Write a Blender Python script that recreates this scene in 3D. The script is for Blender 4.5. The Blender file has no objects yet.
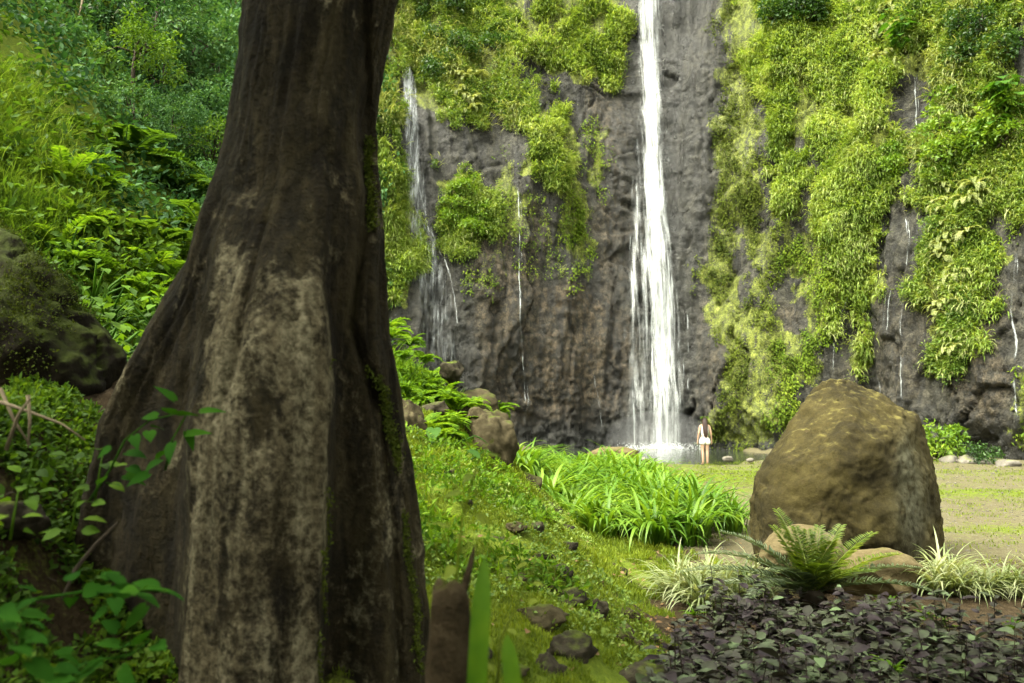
import bpy, bmesh, math
import numpy as np
from mathutils import Vector
from mathutils.bvhtree import BVHTree

# ------------------------------------------------------------------ camera, sky, sun, exposure
scene = bpy.context.scene
COL = scene.collection
CAM_Z = 2.2
PITCH = math.radians(4.68)
FPX = 800.0
cam_data = bpy.data.cameras.new("camera")
cam_data.sensor_width = 36.0
cam_data.lens = 36.0 * FPX / 1024.0
cam_data.clip_start = 0.05
cam_data.clip_end = 1000.0
cam_data.dof.use_dof = True
cam_data.dof.focus_distance = 11.5
cam_data.dof.aperture_fstop = 1.9
cam = bpy.data.objects.new("camera", cam_data)
COL.objects.link(cam)
cam.location = (0, 0, CAM_Z)
cam.rotation_euler = (math.radians(90) + PITCH, 0, 0)
scene.camera = cam

SUN_EL, SUN_AZ = math.radians(60), math.radians(238)      # azimuth clockwise from +Y (north)
world = bpy.data.worlds.new("World")
scene.world = world
world.use_nodes = True
wn, wl = world.node_tree.nodes, world.node_tree.links
wn.clear()
w_out = wn.new("ShaderNodeOutputWorld")
w_bg = wn.new("ShaderNodeBackground")
w_sky = wn.new("ShaderNodeTexSky")
w_sky.sky_type = 'NISHITA'
w_sky.sun_disc = False
w_sky.sun_elevation = SUN_EL
w_sky.sun_rotation = SUN_AZ
w_sky.dust_density = 3.0
w_hsv = wn.new("ShaderNodeHueSaturation")                  # thin cloud cover: a whiter sky
w_hsv.inputs["Saturation"].default_value = 0.10
w_bg.inputs["Strength"].default_value = 0.15
wl.new(w_sky.outputs[0], w_hsv.inputs["Color"])
w_tint = wn.new("ShaderNodeMix")                           # warm tint on the sky light, used as white balance
w_tint.data_type = 'RGBA'
w_tint.blend_type = 'MULTIPLY'
w_tint.inputs[0].default_value = 1.0
w_tint.inputs[7].default_value = (1.0, 0.985, 0.86, 1)
wl.new(w_hsv.outputs[0], w_tint.inputs[6])
wl.new(w_tint.outputs[2], w_bg.inputs["Color"])
wl.new(w_bg.outputs[0], w_out.inputs["Surface"])

sun_data = bpy.data.lights.new("sun", 'SUN')
sun_data.energy = 1.5
sun_data.angle = math.radians(35)
sun_data.color = (1.0, 0.94, 0.78)
sun = bpy.data.objects.new("sun", sun_data)
COL.objects.link(sun)
_sd = Vector((math.sin(SUN_AZ) * math.cos(SUN_EL), math.cos(SUN_AZ) * math.cos(SUN_EL), math.sin(SUN_EL)))
sun.rotation_euler = _sd.to_track_quat('Z', 'Y').to_euler()
sun.location = _sd * 60

scene.view_settings.view_transform = 'Standard'
scene.view_settings.look = 'None'
scene.view_settings.exposure = 2.75
scene.view_settings.gamma = 1.0
scene.render.engine = 'CYCLES'
cy = scene.cycles
cy.use_denoising = True
cy.use_adaptive_sampling = True
cy.adaptive_threshold = 0.02
cy.max_bounces = 6
cy.diffuse_bounces = 3
cy.glossy_bounces = 2
cy.transmission_bounces = 4
cy.transparent_max_bounces = 12
cy.caustics_reflective = False
cy.caustics_refractive = False

# ------------------------------------------------------------------ maths helpers
rng = np.random.default_rng(7)


def nz(v):
    return v / np.maximum(np.linalg.norm(v, axis=-1, keepdims=True), 1e-9)


def sstep(a, b, x):
    t = np.clip((x - a) / (b - a), 0, 1)
    return t * t * (3 - 2 * t)


def _hash(ix, iy, iz, s):
    h = (ix.astype(np.int64) * 374761393 + iy.astype(np.int64) * 668265263 + iz.astype(np.int64) * 2147483647 + s * 974634777) & 0xFFFFFFFF
    h = ((h ^ (h >> 13)) * 1274126177) & 0xFFFFFFFF
    h = ((h ^ (h >> 16)) * 2246822519) & 0xFFFFFFFF
    return ((h ^ (h >> 15)) & 0xFFFFFF) / float(0x1000000)


def vnoise(p, s=0):
    """value noise in -1..1 at points p (N,3)"""
    f = np.floor(p)
    t = p - f
    t = t * t * t * (t * (t * 6 - 15) + 10)
    i = f.astype(np.int64)
    r = 0
    for dx in (0, 1):
        wx = t[:, 0] if dx else 1 - t[:, 0]
        for dy in (0, 1):
            wy = t[:, 1] if dy else 1 - t[:, 1]
            for dz in (0, 1):
                wz = t[:, 2] if dz else 1 - t[:, 2]
                r = r + wx * wy * wz * _hash(i[:, 0] + dx, i[:, 1] + dy, i[:, 2] + dz, s)
    return r * 2 - 1


def fbm(p, octs=4, s=0, gain=0.5):
    a, r, q = 1.0, 0, np.asarray(p, float)
    for k in range(octs):
        r = r + a * vnoise(q, s + k * 17)
        q = q * 2.03 + 11.3
        a *= gain
    return r


def worley(p, s=0):
    """distance to nearest cell point, its random value, and the gap to the second nearest"""
    i = np.floor(p).astype(np.int64)
    d1 = np.full(len(p), 9.0)
    d2 = np.full(len(p), 9.0)
    val = np.zeros(len(p))
    for dx in (-1, 0, 1):
        for dy in (-1, 0, 1):
            for dz in (-1, 0, 1):
                cx, cy_, cz = i[:, 0] + dx, i[:, 1] + dy, i[:, 2] + dz
                q = np.stack([cx + _hash(cx, cy_, cz, s), cy_ + _hash(cx, cy_, cz, s + 1), cz + _hash(cx, cy_, cz, s + 2)], 1)
                d = np.linalg.norm(q - p, axis=1)
                nearer = d < d1
                d2 = np.where(nearer, d1, np.minimum(d2, d))
                val = np.where(nearer, _hash(cx, cy_, cz, s + 3), val)
                d1 = np.where(nearer, d, d1)
    return d1, val, d2 - d1


CP, SP = math.cos(PITCH), math.sin(PITCH)
CAMV = np.array([0, 0, CAM_Z])


def ray(px, py):
    x = (np.asarray(px, float) - 512) / FPX
    v = (341.5 - np.asarray(py, float)) / FPX
    return np.stack([x + 0 * v, CP - SP * v + 0 * x, SP + CP * v + 0 * x], -1)


def at(px, py, d):
    """world point seen at (px,py) of the photograph at distance d along +Y"""
    r = ray(px, py)
    return CAMV + r * (np.asarray(d, float) / r[..., 1])[..., None]


def px_of(p):
    q = np.asarray(p, float) - CAMV
    dep = q[..., 1] * CP + q[..., 2] * SP
    up = -q[..., 1] * SP + q[..., 2] * CP
    dep = np.where(np.abs(dep) < 1e-6, 1e-6, dep)
    return 512 + FPX * q[..., 0] / dep, 341.5 - FPX * up / dep, dep


def inside(px, py, poly):
    poly = np.asarray(poly, float)
    c = np.zeros(np.shape(px), bool)
    j = len(poly) - 1
    for i in range(len(poly)):
        xi, yi = poly[i]
        xj, yj = poly[j]
        c ^= ((yi > py) != (yj > py)) & (px < (xj - xi) * (py - yi) / ((yj - yi) if yj != yi else 1e-9) + xi)
        j = i
    return c


# ------------------------------------------------------------------ mesh helpers
class MB:
    def __init__(self):
        self.v, self.f, self.n = [], [], 0

    def add(self, v, f):
        v = np.asarray(v, float).reshape(-1, 3)
        if isinstance(f, np.ndarray):
            f = [f]
        for a in f:
            a = np.asarray(a)
            if a.ndim == 1:
                a = a[None]
            self.f.append(a + self.n)
        self.v.append(v)
        self.n += len(v)
        return self

    def build(self, name, mat, parent=None, smooth=False, attrs=None, loc=None):
        v = np.concatenate(self.v) if self.v else np.zeros((0, 3))
        if loc is not None:
            v = v - np.asarray(loc)
        me = bpy.data.meshes.new(name)
        me.vertices.add(len(v))
        me.vertices.foreach_set("co", v.astype(np.float32).ravel())
        li = np.concatenate([a.ravel() for a in self.f]).astype(np.int32)
        lt = np.concatenate([np.full(len(a), a.shape[1]) for a in self.f]).astype(np.int32)
        ls = np.concatenate([[0], np.cumsum(lt)[:-1]]).astype(np.int32)
        me.loops.add(len(li))
        me.loops.foreach_set("vertex_index", li)
        me.polygons.add(len(lt))
        me.polygons.foreach_set("loop_start", ls)
        me.polygons.foreach_set("loop_total", lt)
        if smooth:
            me.polygons.foreach_set("use_smooth", np.ones(len(lt), bool))
        me.update(calc_edges=True)
        for k, a in (attrs or {}).items():
            a = np.asarray(a, np.float32)
            if a.ndim == 1:
                at_ = me.attributes.new(k, 'FLOAT', 'POINT')
                at_.data.foreach_set("value", a)
            else:
                at_ = me.attributes.new(k, 'FLOAT_VECTOR', 'POINT')
                at_.data.foreach_set("vector", a.ravel())
        me.materials.append(mat)
        o = bpy.data.objects.new(name, me)
        COL.objects.link(o)
        if loc is not None:
            o.location = loc
        if parent:
            o.parent = parent
        return o


def tag(o, label=None, cat=None, group=None, kind=None):
    for k, v in (("label", label), ("category", cat), ("group", group), ("kind", kind)):
        if v:
            o[k] = v
    return o


def empty(name, loc, label, cat, group=None, rz=0.0):
    o = bpy.data.objects.new(name, None)
    COL.objects.link(o)
    o.location = loc
    o.rotation_euler = (0, 0, rz)
    o.empty_display_size = 0.1
    return tag(o, label, cat, group)


def copy_tree(o, parent=None):
    c = o.copy()
    COL.objects.link(c)
    if parent:
        c.parent = parent
    for ch in list(o.children):
        copy_tree(ch, c)
    return c


def place(proto, used, loc, rz=0.0, s=1.0, label=None, group=None, tilt=(0, 0)):
    """first use moves the built thing, later uses copy it and its parts"""
    if proto.name in used:
        o = copy_tree(proto)
    else:
        used.add(proto.name)
        o = proto
    o.location = loc
    o.rotation_euler = (tilt[0], tilt[1], rz)
    o.scale = (s, s, s) if np.isscalar(s) else s
    if label:
        o["label"] = label
    if group:
        o["group"] = group
    return o


USED = set()

T_DIA = (np.array([[0, 0, 0], [.5, .45, .10], [0, 1, -.08], [-.5, .45, .10]]), np.array([[0, 1, 2], [0, 2, 3]]))
_ov = []
for t_, w_ in ((0, 0), (.22, .40), (.5, .5), (.78, .30), (1, 0)):
    z_ = .05 * t_ - .25 * t_ * t_
    _ov += [[-w_, t_, z_ + .16 * w_], [0, t_, z_], [w_, t_, z_ + .16 * w_]]
_of = []
for k_ in range(4):
    a_ = k_ * 3
    _of += [[a_, a_ + 1, a_ + 4, a_ + 3], [a_ + 1, a_ + 2, a_ + 5, a_ + 4]]
T_OV = (np.array(_ov), np.array(_of))
_hv = []                                                    # heart shaped / broad leaf
for t_, w_ in ((-.12, .18), (.05, .42), (.3, .5), (.6, .34), (.85, .12), (1, 0.0)):
    z_ = .04 - .22 * t_ * t_
    _hv += [[-w_, t_, z_ + .12 * w_], [0, max(t_, 0), z_], [w_, t_, z_ + .12 * w_]]
_hf = []
for k_ in range(5):
    a_ = k_ * 3
    _hf += [[a_, a_ + 1, a_ + 4, a_ + 3], [a_ + 1, a_ + 2, a_ + 5, a_ + 4]]
T_HEART = (np.array(_hv), np.array(_hf))


def leaves(mb, pos, dirs, nrm, L, W, tmpl=T_DIA):
    pos, dirs = np.asarray(pos, float), nz(np.asarray(dirs, float))
    N = len(pos)
    X = nz(np.cross(dirs, nrm) + 1e-6)
    Z = np.cross(X, dirs)
    L = np.broadcast_to(L, N)
    W = np.broadcast_to(W, N)
    tv, tf = tmpl
    v = (tv[None, :, 0, None] * (X * W[:, None])[:, None] + tv[None, :, 1, None] * (dirs * L[:, None])[:, None]
         + tv[None, :, 2, None] * (Z * L[:, None])[:, None] + pos[:, None])
    f = (tf[None] + (np.arange(N) * len(tv))[:, None, None]).reshape(-1, tf.shape[1])
    mb.add(v.reshape(-1, 3), f)


def blades(mb, root, az, e0, curl, L, W, seg=5, fold=0.25, r=rng, tip=1.0):
    """arching strap leaves; e0 = elevation at the root, curl = how far the tip bends down (radians)"""
    root = np.asarray(root, float)
    N = len(root)
    az, e0, curl, L, W = [np.broadcast_to(np.asarray(a, float), N) for a in (az, e0, curl, L, W)]
    p = root.copy()
    side = np.stack([-np.sin(az), np.cos(az), 0 * az], 1)
    rows = []
    for k in range(seg + 1):
        t = k / seg
        e = e0 - curl * t ** 1.3
        d = np.stack([np.cos(az) * np.cos(e), np.sin(az) * np.cos(e), np.sin(e)], 1)
        nrm = np.stack([-np.cos(az) * np.sin(e), -np.sin(az) * np.sin(e), np.cos(e)], 1)
        w = W * (min(1.0, .55 + 1.6 * t) * (1 - t ** (2.2 * tip)) + 0.015) * .5
        rows.append(np.stack([p - side * w[:, None] + nrm * (w * fold)[:, None], p, p + side * w[:, None] + nrm * (w * fold)[:, None]], 1))
        p = p + d * (L / seg)[:, None]
    v = np.stack(rows, 1)                                   # N, seg+1, 3, 3
    base = (np.arange(N) * (seg + 1) * 3)[:, None, None]
    f = []
    for k in range(seg):
        a = k * 3
        f += [[a, a + 1, a + 4, a + 3], [a + 1, a + 2, a + 5, a + 4]]
    f = (np.array(f)[None] + base).reshape(-1, 4)
    mb.add(v.reshape(-1, 3), f)


def tube(mb, pts, rad, n=7, cap=True):
    pts = np.asarray(pts, float)
    rad = np.broadcast_to(np.asarray(rad, float), len(pts))
    tan = nz(np.gradient(pts, axis=0))
    ref = np.array([0, 0, 1.0]) if abs(tan[0][2]) < .9 else np.array([1.0, 0, 0])
    rows = []
    x = nz(np.cross(tan[0], ref))
    for k in range(len(pts)):
        x = nz(x - tan[k] * np.dot(x, tan[k]))
        y = np.cross(tan[k], x)
        a = np.arange(n) / n * 2 * math.pi
        rows.append(pts[k] + rad[k] * (np.cos(a)[:, None] * x + np.sin(a)[:, None] * y))
    v = np.concatenate(rows)
    f = []
    for k in range(len(pts) - 1):
        for j in range(n):
            f.append([k * n + j, k * n + (j + 1) % n, (k + 1) * n + (j + 1) % n, (k + 1) * n + j])
    fs = [np.array(f)]
    if cap:
        fs += [np.arange(n)[::-1][None], (np.arange(n) + (len(pts) - 1) * n)[None]]
    mb.add(v, fs)


def fronds(mb, root, az, e0, curl, L, npin, pinL, pinW, up=.25, fwd=.55, stem=.012, start=.12, r=rng, prof=None, tmpl=T_DIA):
    """feather leaves: one rachis each with paired leaflets"""
    for i in range(len(root)):
        K = 14
        p = np.array(root[i], float)
        d_h = np.array([math.cos(az[i]), math.sin(az[i]), 0])
        pts, dirs = [p.copy()], []
        for k in range(K):
            e = e0[i] - curl[i] * ((k + .5) / K) ** 1.4
            d = d_h * math.cos(e) + np.array([0, 0, math.sin(e)])
            dirs.append(d)
            p = p + d * L[i] / K
            pts.append(p.copy())
        pts = np.array(pts)
        dirs = np.array(dirs + [dirs[-1]])
        tube(mb, pts, np.linspace(stem, stem * .3, K + 1), n=4, cap=False)
        t = np.linspace(start, .99, npin)
        pp = np.stack([np.interp(t * K, np.arange(K + 1), pts[:, c]) for c in range(3)], 1)
        dd = nz(np.stack([np.interp(t * K, np.arange(K + 1), dirs[:, c]) for c in range(3)], 1))
        side = np.array([-d_h[1], d_h[0], 0])
        nrm = nz(np.cross(dd, side) * 1.0)
        nrm = np.where(nrm[:, 2:3] < 0, -nrm, nrm)
        pf = prof(t) if prof else np.sin(np.pi * np.clip(t * .85 + .12, 0, 1)) ** .7
        for s in (-1, 1):
            jit = r.normal(0, .10, (npin, 3))
            dl = nz(side * s + dd * fwd + nrm * up + jit)
            leaves(mb, pp, dl, nrm + jit * .5, pinL * pf + .01, np.full(npin, pinW), tmpl)


def leaf_cloud(mb, centers, out, rad, nper, size, r=rng, aspect=.5, tmpl=T_DIA, droop=.25, flat=.7, filled=.5):
    centers = np.asarray(centers, float)
    N = len(centers)
    u = nz(r.normal(0, 1, (N, nper, 3)))
    u = nz(u + np.asarray(out)[:, None] * .7)
    rr = (filled + (1 - filled) * r.random((N, nper, 1))) * np.broadcast_to(rad, N)[:, None, None]
    pos = centers[:, None] + u * rr
    dirs = nz(u * .8 + r.normal(0, .55, u.shape) + np.array([0, 0, -droop]))
    nrm = nz(u * .5 + r.normal(0, .45, u.shape) + np.array([0, 0, flat]))
    L = size * r.uniform(.6, 1.3, N * nper)
    leaves(mb, pos.reshape(-1, 3), dirs.reshape(-1, 3), nrm.reshape(-1, 3), L, L * aspect, tmpl)


def ico(sub):
    bm = bmesh.new()
    bmesh.ops.create_icosphere(bm, subdivisions=sub, radius=1)
    v = np.array([x.co[:] for x in bm.verts])
    f = np.array([[q.index for q in x.verts] for x in bm.faces])
    bm.free()
    return v, f


ICO = {k: ico(k) for k in (2, 3, 4, 5)}


def rock_shape(size, seed, sub=4, cuts=9, rough=.10, keep=.62):
    r = np.random.default_rng(seed)
    v, f = ICO[sub]
    v = v.copy()
    v *= (1 + .18 * fbm(v * 1.1 + seed * 3.7, 3, seed))[:, None]
    for _ in range(cuts):
        n = nz(r.normal(0, 1, 3))
        h = r.uniform(keep, .95)
        over = v @ n - h
        v = v - np.where(over > 0, over * .88, 0)[:, None] * n
    v *= (1 + rough * fbm(v * 3.1 + seed, 4, seed + 5, .55))[:, None]
    return v * np.asarray(size), f


# ------------------------------------------------------------------ materials
def mat_new(name):
    m = bpy.data.materials.new(name)
    m.use_nodes = True
    nt = m.node_tree
    nt.nodes.clear()
    out = nt.nodes.new("ShaderNodeOutputMaterial")
    return m, nt, out


def N(nt, t, **kw):
    n = nt.nodes.new(t)
    for k, v in kw.items():
        if k.startswith("i_"):
            n.inputs[k[2:].replace("_", " ")].default_value = v
        else:
            setattr(n, k, v)
    return n


def ramp(nt, stops, interp='LINEAR'):
    n = nt.nodes.new("ShaderNodeValToRGB")
    e = n.color_ramp.elements
    n.color_ramp.interpolation = interp
    while len(e) < len(stops):
        e.new(1.0)
    for k, (p, c) in enumerate(stops):
        e[k].position = p
        e[k].color = (*c, 1) if len(c) == 3 else c
    return n


def mathn(nt, op, a, b=None, c=None, clamp=False):
    n = nt.nodes.new("ShaderNodeMath")
    n.operation = op
    n.use_clamp = clamp
    for k, v in enumerate((a, b, c)):
        if v is None:
            continue
        if isinstance(v, (int, float)):
            n.inputs[k].default_value = v
        else:
            nt.links.new(v, n.inputs[k])
    return n.outputs[0]


def mixc(nt, fac, a, b, blend='MIX'):
    n = nt.nodes.new("ShaderNodeMix")
    n.data_type = 'RGBA'
    n.blend_type = blend
    for sock, v in ((n.inputs[0], fac), (n.inputs[6], a), (n.inputs[7], b)):
        if isinstance(v, (int, float)):
            sock.default_value = v
        elif isinstance(v, tuple):
            sock.default_value = (*v, 1)
        else:
            nt.links.new(v, sock)
    return n.outputs[2]


def noise(nt, vec, scale, detail=4, rough=.55, dist=0.0):
    n = N(nt, "ShaderNodeTexNoise")
    n.inputs["Scale"].default_value = scale
    n.inputs["Detail"].default_value = detail
    n.inputs["Roughness"].default_value = rough
    n.inputs["Distortion"].default_value = dist
    if vec is not None:
        nt.links.new(vec, n.inputs["Vector"])
    return n.outputs["Fac"]


def mapping(nt, vec, scale):
    n = N(nt, "ShaderNodeMapping")
    n.inputs["Scale"].default_value = scale
    nt.links.new(vec, n.inputs["Vector"])
    return n.outputs[0]


def smooth01(nt, v, a, b):
    n = N(nt, "ShaderNodeMapRange")
    n.interpolation_type = 'SMOOTHSTEP'
    nt.links.new(v, n.inputs[0])
    n.inputs[1].default_value = a
    n.inputs[2].default_value = b
    return n.outputs[0]


def geo_pos(nt):
    return N(nt, "ShaderNodeNewGeometry").outputs["Position"]


def leaf_mat(name, cols, trans=.35, rough=.5, spec=.35, clump=.7, tcol=None):
    """cols: dark to light leaf colours; each leaf takes its own shade, whole sprigs drift together"""
    m, nt, out = mat_new(name)
    g = N(nt, "ShaderNodeNewGeometry")
    nn = noise(nt, g.outputs["Position"], clump, 3, .6)
    fac = mathn(nt, 'ADD', mathn(nt, 'MULTIPLY', g.outputs["Random Per Island"], .55), mathn(nt, 'MULTIPLY_ADD', nn, 1.5, -.52), clamp=True)
    k = len(cols) - 1
    rp = ramp(nt, [(i / k, c) for i, c in enumerate(cols)])
    nt.links.new(fac, rp.inputs[0])
    b = N(nt, "ShaderNodeBsdfPrincipled", i_Roughness=rough)
    b.inputs["Specular IOR Level"].default_value = spec
    nt.links.new(rp.outputs[0], b.inputs["Base Color"])
    t = N(nt, "ShaderNodeBsdfTranslucent")
    nt.links.new(mixc(nt, 1.0, rp.outputs[0], tcol or (1.25, 1.15, .55), 'MULTIPLY'), t.inputs[0])
    mx = N(nt, "ShaderNodeMixShader")
    mx.inputs[0].default_value = trans
    nt.links.new(b.outputs[0], mx.inputs[1])
    nt.links.new(t.outputs[0], mx.inputs[2])
    nt.links.new(mx.outputs[0], out.inputs[0])
    return m


def plain_mat(name, col, rough=.7, var=.25, scale=6, spec=.3):
    m, nt, out = mat_new(name)
    nn = noise(nt, N(nt, "ShaderNodeTexCoord").outputs["Object"], scale, 4)
    c = mixc(nt, nn, tuple(x * (1 - var) for x in col), tuple(min(1, x * (1 + var)) for x in col))
    b = N(nt, "ShaderNodeBsdfPrincipled", i_Roughness=rough)
    b.inputs["Specular IOR Level"].default_value = spec
    nt.links.new(c, b.inputs["Base Color"])
    nt.links.new(b.outputs[0], out.inputs[0])
    return m


def bumpn(nt, h, strength, dist):
    n = N(nt, "ShaderNodeBump")
    n.inputs["Strength"].default_value = strength
    n.inputs["Distance"].default_value = dist
    nt.links.new(h, n.inputs["Height"])
    return n.outputs[0]


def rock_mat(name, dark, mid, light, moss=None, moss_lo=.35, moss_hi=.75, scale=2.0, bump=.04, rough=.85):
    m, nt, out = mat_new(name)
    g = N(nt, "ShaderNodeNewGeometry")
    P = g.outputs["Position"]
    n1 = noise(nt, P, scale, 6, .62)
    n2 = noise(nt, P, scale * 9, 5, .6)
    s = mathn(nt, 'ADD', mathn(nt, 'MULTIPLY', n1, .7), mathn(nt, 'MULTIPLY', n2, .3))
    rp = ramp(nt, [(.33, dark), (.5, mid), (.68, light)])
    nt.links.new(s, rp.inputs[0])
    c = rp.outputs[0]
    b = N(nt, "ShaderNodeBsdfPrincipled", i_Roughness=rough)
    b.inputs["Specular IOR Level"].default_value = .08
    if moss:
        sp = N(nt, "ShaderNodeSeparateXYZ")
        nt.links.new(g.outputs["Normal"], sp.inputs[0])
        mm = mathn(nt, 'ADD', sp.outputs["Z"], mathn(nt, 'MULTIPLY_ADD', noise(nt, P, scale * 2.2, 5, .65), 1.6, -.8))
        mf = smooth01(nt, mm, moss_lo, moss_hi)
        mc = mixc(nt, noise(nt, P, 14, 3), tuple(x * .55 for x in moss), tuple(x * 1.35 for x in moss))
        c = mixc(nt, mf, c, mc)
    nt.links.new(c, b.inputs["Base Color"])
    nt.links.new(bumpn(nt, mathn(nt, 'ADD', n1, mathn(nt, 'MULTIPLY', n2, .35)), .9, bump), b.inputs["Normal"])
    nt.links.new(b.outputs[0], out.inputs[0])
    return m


M = {}
M['lime'] = leaf_mat("lime_grass", [(.045, .09, .012), (.135, .22, .028), (.27, .37, .07), (.43, .50, .19)], .42, .55, .25, .45)
M['lime_moss'] = leaf_mat("lime_moss", [(.04, .08, .008), (.11, .18, .014), (.21, .28, .025)], .3, .7, .15, .5)
M['olive'] = leaf_mat("olive_moss", [(.025, .042, .007), (.065, .09, .012), (.13, .17, .02)], .25, .8, .1, .5)
M['herb'] = leaf_mat("cliff_herb", [(.026, .062, .010), (.075, .15, .018), (.16, .25, .032), (.32, .39, .10)], .38, .5, .35, .35)
M['lime_herb'] = leaf_mat("lime_herb", [(.03, .07, .010), (.10, .175, .020), (.20, .29, .04), (.35, .42, .12)], .38, .5, .35, .5)
M['shrub_dk'] = leaf_mat("dark_shrub_leaf", [(.012, .035, .008), (.035, .09, .014), (.08, .16, .022)], .3, .42, .4, .6)
M['shrub_lt'] = leaf_mat("light_shrub_leaf", [(.05, .12, .010), (.13, .24, .018), (.24, .34, .03)], .4, .45, .35, .6)
M['pale'] = leaf_mat("pale_fern_leaf", [(.12, .16, .04), (.27, .32, .10), (.44, .47, .22)], .35, .55, .3, .8)
M['forest'] = leaf_mat("forest_leaf", [(.010, .036, .011), (.030, .090, .026), (.062, .150, .042), (.115, .21, .06)], .33, .6, .16, .5)
M['forest_lime'] = leaf_mat("forest_lime_leaf", [(.022, .055, .008), (.065, .14, .012), (.14, .23, .02)], .4, .6, .15, .5)
M['forest_olive'] = leaf_mat("forest_olive_leaf", [(.02, .035, .008), (.05, .085, .014), (.10, .13, .03)], .32, .5, .3, .5)
M['fern'] = leaf_mat("fern_leaf", [(.03, .075, .006), (.09, .19, .010), (.20, .32, .02)], .45, .62, .15, .8)
M['grass'] = leaf_mat("grass_blade", [(.05, .085, .006), (.13, .19, .010), (.23, .28, .018)], .4, .6, .2, 1.1)
M['bank_grass'] = leaf_mat("bank_grass_blade", [(.045, .10, .012), (.12, .21, .022), (.25, .35, .08)], .45, .6, .15, .7)
M['strap'] = leaf_mat("strap_leaf", [(.03, .085, .006), (.08, .18, .012), (.14, .25, .018), (.22, .33, .035)], .38, .45, .3, .5)
M['near_blade'] = leaf_mat("near_blade", [(.03, .09, .004), (.075, .18, .008), (.13, .25, .012)], .4, .5, .25, 6)
M['varieg'] = leaf_mat("variegated_leaf", [(.07, .12, .03), (.24, .29, .12), (.46, .49, .31)], .35, .45, .4, 2.5)
M['cycad'] = leaf_mat("cycad_leaflet", [(.04, .08, .008), (.11, .18, .014), (.21, .26, .03)], .35, .45, .4, 1.5)
M['cycad_grey'] = leaf_mat("grey_cycad_leaflet", [(.03, .05, .028), (.08, .12, .05), (.15, .19, .09)], .25, .45, .45, 1.5)
M['purple'] = leaf_mat("purple_leaf", [(.008, .005, .007), (.026, .018, .020), (.052, .062, .034), (.13, .19, .085)], .12, .5, .18, 2.6, tcol=(1.1, .8, .8))
M['broad'] = leaf_mat("broad_leaf", [(.015, .055, .006), (.05, .13, .010), (.10, .21, .015)], .4, .55, .2, 1.2)
M['vine'] = leaf_mat("vine_leaf", [(.010, .045, .005), (.026, .095, .008), (.050, .14, .010)], .35, .8, .04, 2.0)
M['litter'] = leaf_mat("dead_leaf", [(.07, .04, .018), (.17, .10, .045), (.30, .22, .11)], .15, .75, .2, 3)
M['yellow'] = leaf_mat("yellow_leaf", [(.25, .22, .02), (.36, .30, .03), (.42, .24, .03)], .35, .5, .3, 3)
M['wood'] = plain_mat("brown_wood", (.040, .030, .018), .85, .5, 14)
M['twig'] = plain_mat("pale_twig", (.20, .16, .10), .85, .35, 20)
M['stump'] = rock_mat("weathered_stump", (.016, .012, .006), (.036, .027, .014), (.075, .058, .033), (.05, .06, .008), .55, 1.2, scale=11, bump=.03)
M['basalt'] = rock_mat("mossy_basalt", (.012, .011, .007), (.030, .026, .017), (.065, .056, .036), (.085, .12, .010), .75, 1.35, 2.6)
M['basalt_moss'] = rock_mat("mossier_basalt", (.018, .015, .008), (.042, .035, .018), (.085, .072, .040), (.06, .085, .010), .75, 1.35, 2.2)
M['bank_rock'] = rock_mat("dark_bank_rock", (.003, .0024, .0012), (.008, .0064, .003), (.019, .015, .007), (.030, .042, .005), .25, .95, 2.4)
M['tan'] = rock_mat("tan_rock", (.06, .047, .022), (.115, .092, .045), (.18, .148, .08), (.10, .11, .02), .95, 1.5, 2.0)
M['greyrock'] = rock_mat("grey_rubble", (.06, .055, .045), (.13, .12, .10), (.22, .20, .17), (.14, .17, .02), .8, 1.3, 2.0)

# boulder: ochre lichened stone with darker pits and a grey scuffed patch
m, nt, out = mat_new("ochre_boulder")
g = N(nt, "ShaderNodeNewGeometry")
P = g.outputs["Position"]
n1 = noise(nt, P, 1.1, 6, .6, .6)
n2 = noise(nt, P, 9, 6, .65)
n3 = noise(nt, P, 42, 3, .6)
rp = ramp(nt, [(.34, (.007, .0055, .0015)), (.46, (.021, .017, .0045)), (.56, (.042, .034, .009)), (.70, (.080, .066, .020))])
nt.links.new(mathn(nt, 'ADD', mathn(nt, 'ADD', mathn(nt, 'MULTIPLY', n1, .55), mathn(nt, 'MULTIPLY', n2, .3)), mathn(nt, 'MULTIPLY', n3, .15)), rp.inputs[0])
gr = N(nt, "ShaderNodeAttribute", attribute_name="grey")
c = mixc(nt, mathn(nt, 'MULTIPLY', gr.outputs["Fac"], smooth01(nt, n2, .3, .6)), rp.outputs[0], (.095, .095, .06))
v = N(nt, "ShaderNodeTexVoronoi", feature='F1')
v.inputs["Scale"].default_value = 5.5
nt.links.new(P, v.inputs["Vector"])
pit = smooth01(nt, v.outputs["Distance"], .05, .20)
c = mixc(nt, mathn(nt, 'MULTIPLY', mathn(nt, 'SUBTRACT', 1.0, pit), .55), c, (.05, .036, .015))
sp = N(nt, "ShaderNodeSeparateXYZ")
nt.links.new(g.outputs["Normal"], sp.inputs[0])
mf = smooth01(nt, mathn(nt, 'ADD', sp.outputs["Z"], mathn(nt, 'MULTIPLY_ADD', n2, 1.4, -.7)), .75, 1.25)
c = mixc(nt, mathn(nt, 'MULTIPLY', mf, .7), c, (.15, .135, .034))
b = N(nt, "ShaderNodeBsdfPrincipled", i_Roughness=.9)
b.inputs["Specular IOR Level"].default_value = .2
nt.links.new(c, b.inputs["Base Color"])
hh = mathn(nt, 'ADD', mathn(nt, 'ADD', n1, mathn(nt, 'MULTIPLY', n2, .45)), mathn(nt, 'ADD', mathn(nt, 'MULTIPLY', n3, .12), mathn(nt, 'MULTIPLY', pit, .10)))
nt.links.new(bumpn(nt, hh, .9, .04), b.inputs["Normal"])
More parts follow.
